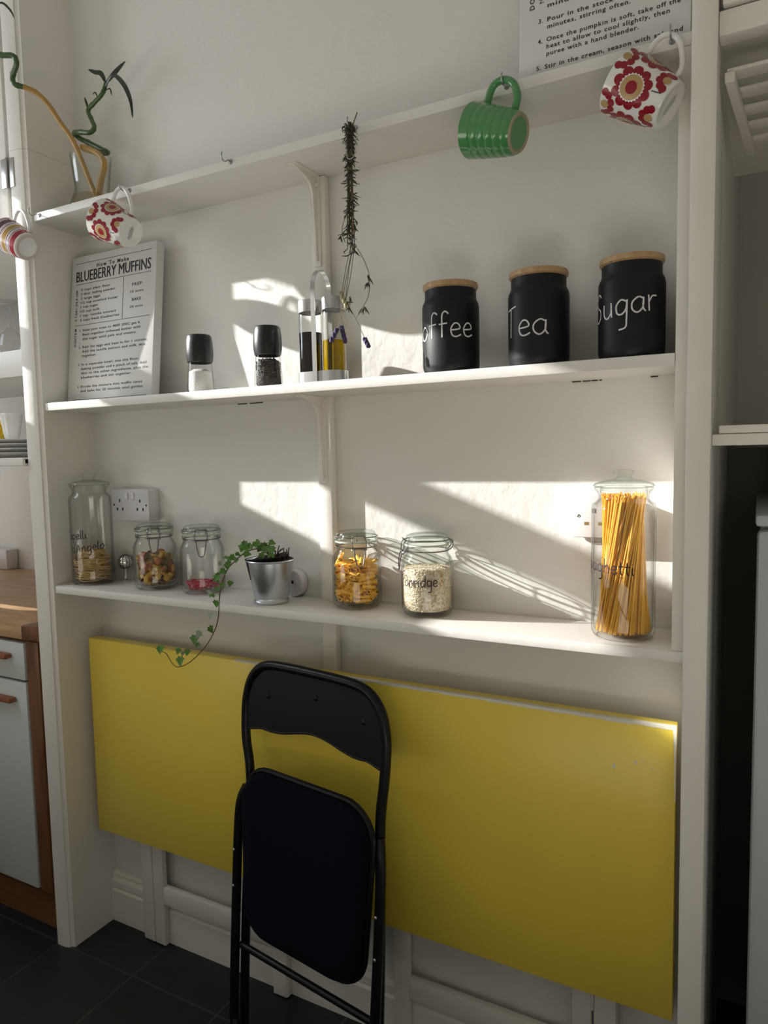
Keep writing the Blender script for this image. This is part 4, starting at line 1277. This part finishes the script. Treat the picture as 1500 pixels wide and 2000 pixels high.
bamboo('curled green lucky bamboo with drooping dark leaves in the vase', (-1.595, -0.074, 2.125),
       [(-1.598, -0.080, 2.124), (-1.580, -0.075, 2.190), (-1.566, -0.074, 2.232), (-1.586, -0.080, 2.262), (-1.629, -0.090, 2.281), (-1.600, -0.070, 2.270), (-1.574, -0.055, 2.268), (-1.600, -0.046, 2.284), (-1.645, -0.050, 2.310), (-1.676, -0.056, 2.328), (-1.678, -0.072, 2.336), (-1.648, -0.080, 2.329), (-1.606, -0.080, 2.319), (-1.595, -0.075, 2.332), (-1.611, -0.070, 2.359), (-1.621, -0.070, 2.384), (-1.594, -0.070, 2.398), (-1.563, -0.070, 2.413), (-1.546, -0.070, 2.438)],
       0.26, 0.0085, 0.0052, [([(-1.548, -0.07, 2.436), (-1.562, -0.07, 2.462), (-1.585, -0.07, 2.472), (-1.612, -0.07, 2.487)], 0.007),
        ([(-1.548, -0.07, 2.434), (-1.525, -0.07, 2.444), (-1.500, -0.07, 2.456), (-1.472, -0.07, 2.470)], 0.007),
        ([(-1.555, -0.07, 2.422), (-1.503, -0.085, 2.436), (-1.455, -0.095, 2.398), (-1.428, -0.10, 2.350), (-1.424, -0.10, 2.306)], 0.006),
        ([(-1.619, -0.07, 2.384), (-1.622, -0.072, 2.400), (-1.628, -0.074, 2.418)], 0.003),
        ([(-1.580, -0.07, 2.405), (-1.590, -0.07, 2.422), (-1.600, -0.07, 2.418)], 0.002),
        ([(-1.565, -0.07, 2.413), (-1.535, -0.07, 2.418), (-1.528, -0.07, 2.398)], 0.002)], True)

# ------------------------------------------------------------------ cup hooks and mugs
def hook(label, x, z=2.099, y=-0.160):
    h = thing('cup_hook', label, 'hook', (x, y, z), group='cup hooks along the top shelf')
    MB().lathe([(0, 0.0), (0.006, 0.0), (0.005, 0.002), (0, 0.003)], 14, mtx=Matrix.Rotation(PI / 2, 4, 'X')).build('collar', M['hook'], h)
    p = [(0, 0.0, 0), (0, -0.010, 0), (0, -0.015, -0.004), (0, -0.022, -0.007), (0, -0.029, -0.003), (0, -0.031, 0.004), (0, -0.029, 0.011)]
    MB().tube(smooth_path(p, 5), 0.0014, 8).build('wire', M['hook'], h)
    return h
HK = {'empty': -1.063, 'green': -0.417, 'flower_r': -0.137, 'flower_l': -1.384, 'striped': -1.727, 'lav': -0.738}
h0 = hook('empty metal cup hook on the top shelf front', HK['empty'], 2.103)
for k, lab in (('green', 'metal cup hook carrying the green mug'), ('flower_r', 'metal cup hook carrying the flowered mug beside the recipe board'), ('flower_l', 'metal cup hook carrying the flowered mug near the vase'), ('striped', 'metal cup hook carrying the striped mug'), ('lav', 'metal cup hook carrying the dried lavender')):
    dup(h0, (HK[k], -0.160, 2.101), (0, 0, 0), lab)

def orient(axis, up_hint):
    """mug frame: local z = from base to mouth, local x = towards the handle"""
    z = -Vector(axis).normalized()
    x = Vector(up_hint)
    x = (x - z * x.dot(z)).normalized()
    y = z.cross(x)
    return Matrix((x, y, z)).transposed()
def mug(name, label, hookx, axis, prof_out, prof_in, mats, bodymats, handle_pts, hr, hang, group=None, up=(0, 0, 1), hmat=None, dy=0.0):
    """axis: direction from mouth to base; hangs with the inner top of the handle on its hook"""
    m = thing(name, label, 'mug', (0, 0, 0), group=group)
    Rm = orient(axis, up)
    m.rotation_euler = Rm.to_euler()
    hp = Vector((hookx, -0.160 - 0.022 + dy, 2.0945))
    m.location = hp - Rm @ Vector(hang)
    b = MB()
    b.lathe(prof_out, 48, mats=bodymats)
    b.mi = 0
    b.lathe(prof_in, 48)
    b.build('body', mats, m)
    b = MB()
    P = smooth_path(handle_pts, 6)
    b.tube(P, hr, 12)
    b.build('handle', hmat or mats[0], m)
    return m, Rm
def profs(rb, rt, h, wall=0.0035, foot=0.004):
    out = [(0, 0.003), (rb - 0.010, 0.002), (rb - 0.007, 0.0), (rb - 0.002, 0.0), (rb, 0.004)]
    n = 10
    for i in range(1, n + 1):
        q = i / n
        out.append((rb + (rt - rb) * (q ** 0.8), 0.004 + (h - 0.004) * q))
    inn = [(rt, h), (rt - wall * 0.5, h + 0.0012), (rt - wall, h)] + [(rb + (rt - rb) * (q ** 0.8) - wall, 0.006 + (h - 0.006) * q) for q in [1 - i / n for i in range(1, n)]] + [(rb - wall - 0.004, 0.008), (0, 0.007)]
    return out, inn
# green ridged mug
o_, i_ = profs(0.036, 0.050, 0.098)
ridged = [(0, 0.003), (0.027, 0.002), (0.029, 0.0), (0.0325, 0.0), (0.0342, 0.003)]
for i in range(1, 61):
    q = i / 60
    r = 0.0345 + 0.0138 * (q ** 0.62)
    if q < 0.86:
        r -= 0.0009 * (0.5 + 0.5 * math.cos(2 * PI * q * 6.5)) ** 3
    ridged.append((r, 0.003 + 0.097 * q))
inn = [(0.0483, 0.100), (0.0468, 0.1012), (0.0450, 0.100), (0.042, 0.060), (0.035, 0.02), (0.030, 0.009), (0, 0.008)]
hpts = [(0.038, 0, 0.022), (0.060, 0, 0.024), (0.079, 0, 0.038), (0.086, 0, 0.058), (0.080, 0, 0.076), (0.066, 0, 0.083), (0.045, 0, 0.083)]
g_, Rg = mug('green_mug', 'plain green ridged mug hanging from the top shelf', HK['green'], (0.93, -0.16, -0.32), ridged, inn, [M['green'], M['greenrim']], [0, 1, 1, 1] + [0] * 60, hpts, 0.0068, (0.0780, 0, 0.060))

def on_mug(rfun, theta, z, lift=0.0004):
    r = rfun(z) + lift
    return Vector((r * math.cos(theta), r * math.sin(theta), z))
def disc(mb, rfun, th0, z0, rx, n=18, lift=0.0005, shape=None, ang=0.0):
    """closed printed patch wrapped on a mug: fan of triangles with rings"""
    rf = rfun(z0)
    rings = []
    for q in (0.0, 0.5, 1.0):
        ring = []
        for k in range(n):
            a = 2 * PI * k / n
            rr = rx * (shape(a) if shape else 1.0) * q
            u, v = rr * math.cos(a + ang), rr * math.sin(a + ang)
            ring.append((u, v))
        rings.append(ring)
    def P(u, v):
        return on_mug(rfun, th0 + u / rf, z0 + v, lift)
    c = mb.bm.verts.new(P(0, 0))
    R1 = [mb.bm.verts.new(P(*p)) for p in rings[1]]
    R2 = [mb.bm.verts.new(P(*p)) for p in rings[2]]
    for k in range(n):
        j = (k + 1) % n
        f = mb.bm.faces.new((c, R1[k], R1[j])); f.material_index = mb.mi
        f = mb.bm.faces.new((R1[k], R2[k], R2[j], R1[j])); f.material_index = mb.mi
def flower(mb, rfun, th, z, s):
    rf = rfun(z)
    for k in range(10):
        a = 2 * PI * k / 10 + 0.2
        mb.mi = 0
        disc(mb, rfun, th + 0.80 * s * math.cos(a) / rf, z + 0.80 * s * math.sin(a), 0.262 * s, 16, 0.0005 + 0.00001 * (k % 2))
    mb.mi = 0
    disc(mb, rfun, th, z, 0.80 * s, 30, 0.0006)
    mb.mi = 3
    disc(mb, rfun, th, z, 0.68 * s, 48, 0.0008, lambda a: 1.0 if math.cos(24 * a) > -0.2 else 0.90)
    mb.mi = 1
    disc(mb, rfun, th, z, 0.58 * s, 28, 0.0011)
    mb.mi = 0
    disc(mb, rfun, th, z, 0.30 * s, 20, 0.0014)
    # little stem
    mb.mi = 2
    st_ = [on_mug(rfun, th + (0.25 * s + 0.10 * s * q) / rf, z - s * (1.02 + 0.5 * q), 0.0006) for q in (0, 0.5, 1)]
    mb.ribbon(st_, [Vector((p.x, p.y, 0)).normalized() for p in st_], 0.0016)
def flower_mug(label, hookx, axis, up, th_off, s=0.027):
    o_, i_ = profs(0.0365, 0.0510, 0.100)
    hp_ = [(0.038, 0, 0.020), (0.056, 0, 0.022), (0.082, 0, 0.046), (0.089, 0, 0.064), (0.084, 0, 0.079), (0.069, 0, 0.086), (0.050, 0, 0.086)]
    m, Rm = mug('flowered_mug', label, hookx, axis, o_, i_, [M['ceramic'], M['mugbase']], None, hp_, 0.0046, (0.084, 0, 0.066), 'white mugs with red flowers', up)
    rfun = lambda z: 0.0365 + 0.0145 * (max(0.0, (z - 0.004) / 0.096) ** 0.8)
    p = MB()
    for k in range(4):
        flower(p, rfun, th_off + 2 * PI * k / 4, 0.055, s)
        for z, up_ in ((0.007, True), (0.096, False)):
            th = th_off + 2 * PI * (k + 0.5) / 4
            p.mi = 0
            for q in range(6):
                a = (q / 5) * PI * (1 if up_ else -1)
                zz = z + 0.017 * math.sin(a)
                if 0.006 < zz - 0.0055 and zz + 0.0055 < 0.1035 or True:
                    zz = min(max(zz, 0.0105), 0.0935)
                    disc(p, rfun, th + 0.017 * math.cos(a) / 0.045, zz, 0.0062, 12, 0.0005)
            p.mi = 1
            disc(p, rfun, th, min(max(z + (0.004 if up_ else -0.004), 0.0125), 0.0910), 0.0070, 14, 0.0009)
    p.build('flower_print', [M['darkred'], M['beige'], M['stemprint'], M['ceramic']], m, fix=False)
    b = MB()
    for k, (q, l) in enumerate(((-0.004, 0.028), (0.0, 0.034), (0.004, 0.026))):
        b.face([(-l / 2, q, 0.0014), (l / 2, q, 0.0014), (l / 2, q + 0.0010, 0.0014), (-l / 2, q + 0.0010, 0.0014)])
    b.build('base_stamp', M['stemprint'], m, smooth=False)
    return m
flower_mug('white mug with red flowers hanging beside the post', HK['flower_r'], (0.80, -0.10, -0.61), (0.60, 0, 1), 1.30, 0.031)
flower_mug('white mug with red flowers hanging near the glass vase', HK['flower_l'], (0.86, 0.05, -0.45), (0.45, 0, 1), 1.0, 0.027)
# striped mug
o_, i_ = profs(0.035, 0.046, 0.095)
prof = [(0, 0.003), (0.025, 0.002), (0.028, 0.0), (0.033, 0.0), (0.035, 0.004)]
zs = [(0.008, 0), (0.024, 2), (0.0255, 0), (0.0285, 4), (0.030, 0), (0.033, 5), (0.0345, 0), (0.0375, 4), (0.039, 0), (0.053, 3), (0.0545, 0), (0.0575, 5), (0.059, 0), (0.062, 4), (0.0635, 0), (0.0665, 5), (0.068, 0), (0.084, 4), (0.0855, 0), (0.095, 5)]
bm_idx = [0, 1, 1, 1]
for z, k in zs:
    prof.append((0.035 + 0.011 * ((z - 0.004) / 0.091) ** 0.8, z))
    bm_idx.append(k)
hp_ = [(0.036, 0, 0.016), (0.050, 0, 0.018), (0.072, 0, 0.040), (0.079, 0, 0.058), (0.074, 0, 0.072), (0.060, 0, 0.078), (0.044, 0, 0.078)]
mug('striped_mug', 'mug with plum, ochre and red stripes hanging at the shelf end', HK['striped'], (0.86, 0.02, -0.46), prof, i_, [M['ceramic'], M['mugbase'], M['darkred'], M['ochre'], M['plum'], M['pinkgrey']], bm_idx, hp_, 0.0042, (0.0745, 0, 0.060), up=(0.45, 0, 1), dy=-0.03)

# ------------------------------------------------------------------ dried lavender
LV = Vector((-0.738, -0.184, 2.095))
lvn = thing('dried_lavender_bunch', 'bunch of dried lavender hanging upside down from a hook', 'dried flowers', LV)
rng = random.Random(12)
stm = MB(); lvf = MB(); flw = MB(); pale = MB()
def loc(p): return Vector((p[0] * 0.987, p[1] - 0.017, p[2])) - LV
core = []
for k in range(16):
    a = rng.uniform(0, 2 * PI); r = rng.uniform(0.001, 0.009)
    zt = rng.uniform(0.000, 0.012); zb_ = rng.uniform(-0.25, -0.16)
    dx = -0.004
    pts = [(r * math.cos(a), r * math.sin(a), zt), (r * 0.7 * math.cos(a) + dx * 0.3, r * 0.7 * math.sin(a), -0.07), (r * 1.1 * math.cos(a) + dx, r * 1.1 * math.sin(a), zb_)]
    sp_ = smooth_path(pts, 8)
    core.append(sp_)
    stm.tube(sp_, 0.0009, 5)
stm.tube(smooth_path([loc((-0.744, -0.167, 2.090)), loc((-0.738, -0.167, 2.098)), loc((-0.728, -0.167, 2.118))], 4), 0.0012, 5)
LONG = [[(-0.745, -0.165, 1.878), (-0.762, -0.165, 1.829), (-0.774, -0.165, 1.778), (-0.781, -0.165, 1.727)],
        [(-0.743, -0.165, 1.867), (-0.757, -0.165, 1.818), (-0.767, -0.165, 1.756), (-0.771, -0.165, 1.72)],
        [(-0.742, -0.165, 1.867), (-0.754, -0.165, 1.802), (-0.772, -0.168, 1.735), (-0.787, -0.172, 1.694)],
        [(-0.736, -0.165, 1.856), (-0.720, -0.165, 1.828), (-0.709, -0.165, 1.796), (-0.712, -0.165, 1.760), (-0.727, -0.165, 1.736), (-0.744, -0.165, 1.717)],
        [(-0.766, -0.165, 1.756), (-0.755, -0.165, 1.735), (-0.744, -0.165, 1.717), (-0.720, -0.165, 1.668)],
        [(-0.747, -0.165, 1.862), (-0.764, -0.165, 1.800), (-0.776, -0.165, 1.750), (-0.778, -0.165, 1.700)],
        [(-0.748, -0.165, 1.95), (-0.768, -0.17, 1.90), (-0.762, -0.17, 1.87)]]
for pts in LONG:
    stm.tube(smooth_path([loc(p) for p in pts], 6), 0.0007, 5)
for sp_ in core:
    for k in range(21):
        i = rng.randrange(len(sp_))
        p = sp_[i]
        d = Vector((rng.gauss(0, 0.55), rng.gauss(0, 0.55), -1 + rng.gauss(0, 0.5))).normalized() * rng.uniform(0.008, 0.018)
        q = p + d * 0.6 + Vector((rng.gauss(0, 0.003), rng.gauss(0, 0.003), 0))
        lvf.tube([p, q, p + d + Vector((rng.gauss(0, 0.004), rng.gauss(0, 0.004), 0))], [0.0008, 0.0013, 0.0004], 4)
for c in ((-0.755, -0.168, 1.905), (-0.772, -0.17, 1.885), (-0.762, -0.166, 1.752), (-0.757, -0.165, 1.762), (-0.713, -0.165, 1.800), (-0.712, -0.165, 1.785), (-0.729, -0.165, 1.735), (-0.722, -0.165, 1.738), (-0.76, -0.165, 1.74)):
    for k in range(4):
        p = loc(c); d = Vector((rng.gauss(0, 0.006), rng.gauss(0, 0.004), rng.gauss(-0.010, 0.005)))
        lvf.tube([p, p + d * 0.6, p + d], [0.0008, 0.0014, 0.0004], 4)
def flower_head(mb, p0, p1, n):
    p0, p1 = loc(p0), loc(p1)
    for k in range(n):
        q = p0.lerp(p1, k / (n - 1))
        for s in range(3):
            a = s * 2.1 + k
            mb.sphere(q + Vector((0.0026 * math.cos(a), 0.0026 * math.sin(a), 0)), 0.0028, sz=1.4, u=6, v=5)
flw = MB(); flower_head(flw, (-0.786, -0.172, 1.697), (-0.799, -0.174, 1.676), 6); flw.build('flower_head', M['lavflower'], lvn)
flw = MB(); flower_head(flw, (-0.778, -0.166, 1.702), (-0.770, -0.166, 1.672), 7); flw.build('flower_head', M['lavflower'], lvn)
flw = MB(); flower_head(flw, (-0.723, -0.165, 1.673), (-0.715, -0.165, 1.658), 5); flw.build('flower_head', M['lavflower'], lvn)
flower_head(pale, (-0.778, -0.166, 1.772), (-0.764, -0.166, 1.742), 7)
stm.build('stems', M['lavstem'], lvn)
lvf.build('dry_leaves', M['lavleaf'], lvn)
pale.build('pale_buds', M['lavpale'], lvn)
b = MB()
b.tube(smooth_path([loc((-0.742, -0.166, 2.101)), loc((-0.752, -0.168, 2.085)), loc((-0.752, -0.172, 2.04)), loc((-0.742, -0.176, 2.028)), loc((-0.733, -0.170, 2.04)), loc((-0.732, -0.166, 2.085))], 5, closed=True), 0.0008, 5, closed=True)
b.face([loc((-0.756, -0.166, 2.044)), loc((-0.772, -0.160, 2.036)), loc((-0.758, -0.160, 2.022)), loc((-0.744, -0.167, 2.030))])
b.build('tie', M['tag'], lvn, fix=False)

# ------------------------------------------------------------------ far-left kitchen unit
bc = thing('base_cabinet', 'white kitchen base cabinet with brown wood edging beyond the side panel', 'cabinet', (-2.5, 0.1, 0.0))
def rel(mb, name, m, parent, **k):
    o = mb.build(name, m, parent, **k)
    o.location = -parent.location
    return o
rel(MB().box(-3.10, -1.824, -0.128, 0.555, 0.10, 0.910, 0.002), 'carcass', M['cabwood'], bc)
rel(MB().box(-3.10, -1.824, -0.130, 0.50, 0.0, 0.10), 'plinth', M['plinthwood'], bc, smooth=False)
for x0, x1 in ((-2.45, -1.925), (-3.0, -2.47)):
    dr = rel(MB().box(x0, x1, -0.152, -0.129, 0.782, 0.897, 0.003), 'drawer', M['cabwhite'], bc)
    h = MB().box(x0 + (x1 - x0) * 0.5 + 0.06, x1 - 0.055, -0.178, -0.153, 0.846, 0.862, 0.005); h.build('drawer_handle', M['handlewood'], dr)
    dr = rel(MB().box(x0, x1, -0.152, -0.129, 0.128, 0.774, 0.003), 'door', M['cabwhite'], bc)
    h = MB().box(x0 + (x1 - x0) * 0.5 + 0.06, x1 - 0.045, -0.178, -0.153, 0.712, 0.728, 0.005); h.build('door_handle', M['handlewood'], dr)
rel(MB().box(-1.918, -1.862, -0.150, -0.129, 0.128, 0.906, 0.003), 'edge_post', M['cabwood'], bc)
wt = thing('worktop', 'wooden worktop with rounded edge on the base cabinet', 'worktop', (-2.5, 0.2, 0.911))
rel(MB().box(-3.28, -1.917, -0.160, 0.555, 0.911, 0.954, 0.004), 'slab', M['worktop'], wt)
rel(MB().box(-1.916, -1.822, -0.164, 0.555, 0.9115, 0.956, 0.006), 'end_block', M['cabwood'], wt)
# open shelves over the worktop
def leftshelf(label, z, th, y0):
    o = thing('open_shelf', label, 'shelf', (-2.5, 0.1, z), group='open shelves above the worktop')
    rel(MB().box(-3.28, -1.820, y0, 0.35, z - th, z, 0.004), 'board', M['shelfpaint'], o)
    rel(MB().box(-3.28, -1.820, y0 - 0.004, y0 + 0.018, z - th - 0.003, z + 0.0005, 0.003), 'front_lip', M['shelfpaint'], o)
    return o
leftshelf('white open shelf above the worktop carrying plates and a cup', 1.449, 0.020, -0.185)
leftshelf('thick white open shelf carrying the upturned wine glass', 1.770, 0.075, -0.09)
uc = thing('wall_cabinet', 'white wall cupboard with metal hinge above the open shelves', 'cabinet', (-2.4, 0.0, 2.06))
rel(MB().box(-3.28, -1.820, -0.150, 0.35, 2.06, 3.0, 0.003), 'carcass', M['gloss'], uc)
rel(MB().box(-2.50, -1.826, -0.178, -0.152, 2.07, 3.0, 0.004), 'door', M['gloss'], uc)
b = MB()
b.box(-1.846, -1.826, -0.181, -0.1785, 2.185, 2.262, 0.0006)
b.box(-1.820, -1.798, -0.1775, -0.1755, 2.185, 2.262, 0.0005)
b.tube([(-1.823, -0.180, 2.183), (-1.823, -0.180, 2.264)], 0.003, 8)
rel(b, 'hinge', M['steel'], uc)
# crockery
def plate(label, z):
    p = thing('dinner_plate', label, 'plate', (-2.060, -0.06, z), group='stacked plates on the open shelf')
    MB().lathe([(0, 0.004), (0.055, 0.003), (0.060, 0.0), (0.066, 0.002), (0.085, 0.010), (0.108, 0.016), (0.109, 0.0175), (0.084, 0.013), (0.062, 0.006), (0, 0.006)], 48).build('dish', M['ceramic'], p)
    return p
p0 = plate('white plate at the bottom of the stack on the open shelf', 1.449)
for i, lab in enumerate(('white plate second from the bottom of the stack', 'white plate third from the bottom of the stack')):
    dup(p0, (-2.060, -0.06, 1.449 + 0.0135 * (i + 1)), (0, 0, 0), lab)
gpl = dup(p0, (-2.060, -0.06, 1.449 + 0.0405), (0, 0, 0), 'topmost white plate of the stack, under the white cup')
cp = thing('white_cup', 'tall white cup standing on the plate stack', 'cup', (-2.012, -0.085, 1.5080))
MB().lathe([(0, 0.003), (0.018, 0.0), (0.021, 0.003), (0.0325, 0.075), (0.0315, 0.0765), (0.030, 0.075), (0.019, 0.008), (0, 0.006)], 36).build('body', M['ceramic'], cp)
jg = thing('yellow_jug', 'bright yellow jug standing on the plate stack', 'jug', (-2.120, -0.055, 1.5080))
MB().lathe([(0, 0.002), (0.026, 0.0), (0.034, 0.012), (0.036, 0.035), (0.028, 0.055), (0.030, 0.064), (0.027, 0.064), (0.025, 0.054), (0, 0.05)], 32).build('body', M['yellowjug'], jg)
MB().tube(smooth_path([(0.030, -0.010, 0.050), (0.052, -0.014, 0.060), (0.058, -0.015, 0.050), (0.046, -0.014, 0.026), (0.034, -0.010, 0.018)], 5), 0.006, 10).build('handle', M['yellowjug'], jg)
wg = thing('wine_glass', 'upturned stemmed wine glass on the thick open shelf', 'glass', (-2.062, -0.035, 1.7705))
MB().lathe([(0.030, 0.0), (0.036, 0.030), (0.030, 0.060), (0.010, 0.078), (0.004, 0.090), (0.0035, 0.150), (0.010, 0.158), (0.033, 0.163), (0.033, 0.165), (0, 0.166)], 36).build('glass', M['glassgrinder'], wg)
pb = thing('power_strip', 'white power strip standing against the wall at the back of the worktop', 'power strip', (-3.06, 0.53, 0.9545))
MB().box(-0.14, 0.09, -0.03, 0.026, 0.0, 0.090, 0.004).build('casing', M['plastic'], pb)
MB().tube(smooth_path([(-0.10, -0.03, 0.26), (-0.092, -0.034, 0.18), (-0.085, -0.034, 0.11), (-0.05, -0.036, 0.075), (0.03, -0.05, 0.05), (0.05, -0.06, 0.008), (0.0, -0.07, 0.006)], 6), 0.0045, 8).build('cable', M['plastic'], pb)
cb = thing('clear_plastic_bag', 'crumpled clear plastic bag lying on the worktop by the power strip', 'bag', (-3.02, 0.33, 0.9545))
b = MB()
rng = random.Random(6)
b.sphere((0, 0, 0.022), 0.07, sx=1.2, sy=0.9, sz=0.32, u=20, v=10)
for v in b.bm.verts:
    v.co += Vector((rng.gauss(0, 0.006), rng.gauss(0, 0.006), abs(rng.gauss(0, 0.006))))
b.build('film', M['clear'], cb, smooth=False)

# ------------------------------------------------------------------ the store beyond the post
us = thing('store_cabinet', 'cream painted cupboard with a door above the slatted rack', 'cabinet', (0.3, -0.1, 2.066))
rel(MB().box(RX, 0.70, -0.203, -0.170, 2.066, 2.104, 0.003), 'rail', M['gloss'], us)
rel(MB().box(-0.061, 0.56, -0.209, -0.186, 2.108, 2.9, 0.003), 'door', M['gloss'], us)
rel(MB().box(RX, 0.70, -0.169, 0.55, 2.105, 2.9), 'carcass', M['gloss'], us, smooth=False)
rk = thing('slatted_rack', 'cream slatted wooden rack under the store cupboard', 'rack', (0.2, -0.02, 2.03))
b = MB()
b.prism([(-0.058, -0.165), (-0.044, -0.165), (-0.018, 0.165), (-0.032, 0.165)], m_xy, 2.012, 2.029, 0.002)
rel(b, 'runner', M['gloss'], rk)
b = MB()
for i in range(5):
    y = -0.160 + i * 0.073
    b.box(-0.056 + 0.0785 * (y + 0.165), 0.66, y, y + 0.034, 2.030, 2.036, 0.001)
rel(b, 'slats', M['gloss'], rk)
ls = thing('store_shelf', 'cream store shelf with front rail beside the post, above the fridge', 'shelf', (0.3, 0.0, 1.44))
rel(MB().box(RX, 0.70, -0.200, -0.176, 1.440, 1.4585, 0.002), 'rail', M['gloss'], ls)
rel(MB().box(-0.056, 0.70, -0.196, 1.10, 1.4592, 1.4725, 0.002), 'board', M['gloss'], ls)
fr = thing('fridge', 'grey-white fridge standing in the dark store under the shelf', 'fridge', (0.3, 0.1, 0.0))
rel(MB().box(0.008, 0.56, -0.105, 0.45, 0.03, 1.305, 0.006), 'cabinet_body', M['fridge'], fr)
rel(MB().box(0.002, 0.566, -0.150, -0.108, 0.06, 1.300, 0.010), 'door', M['fridge'], fr)
rel(MB().box(-0.001, 0.569, -0.156, 0.46, 1.306, 1.326, 0.006), 'top', M['fridge'], fr)
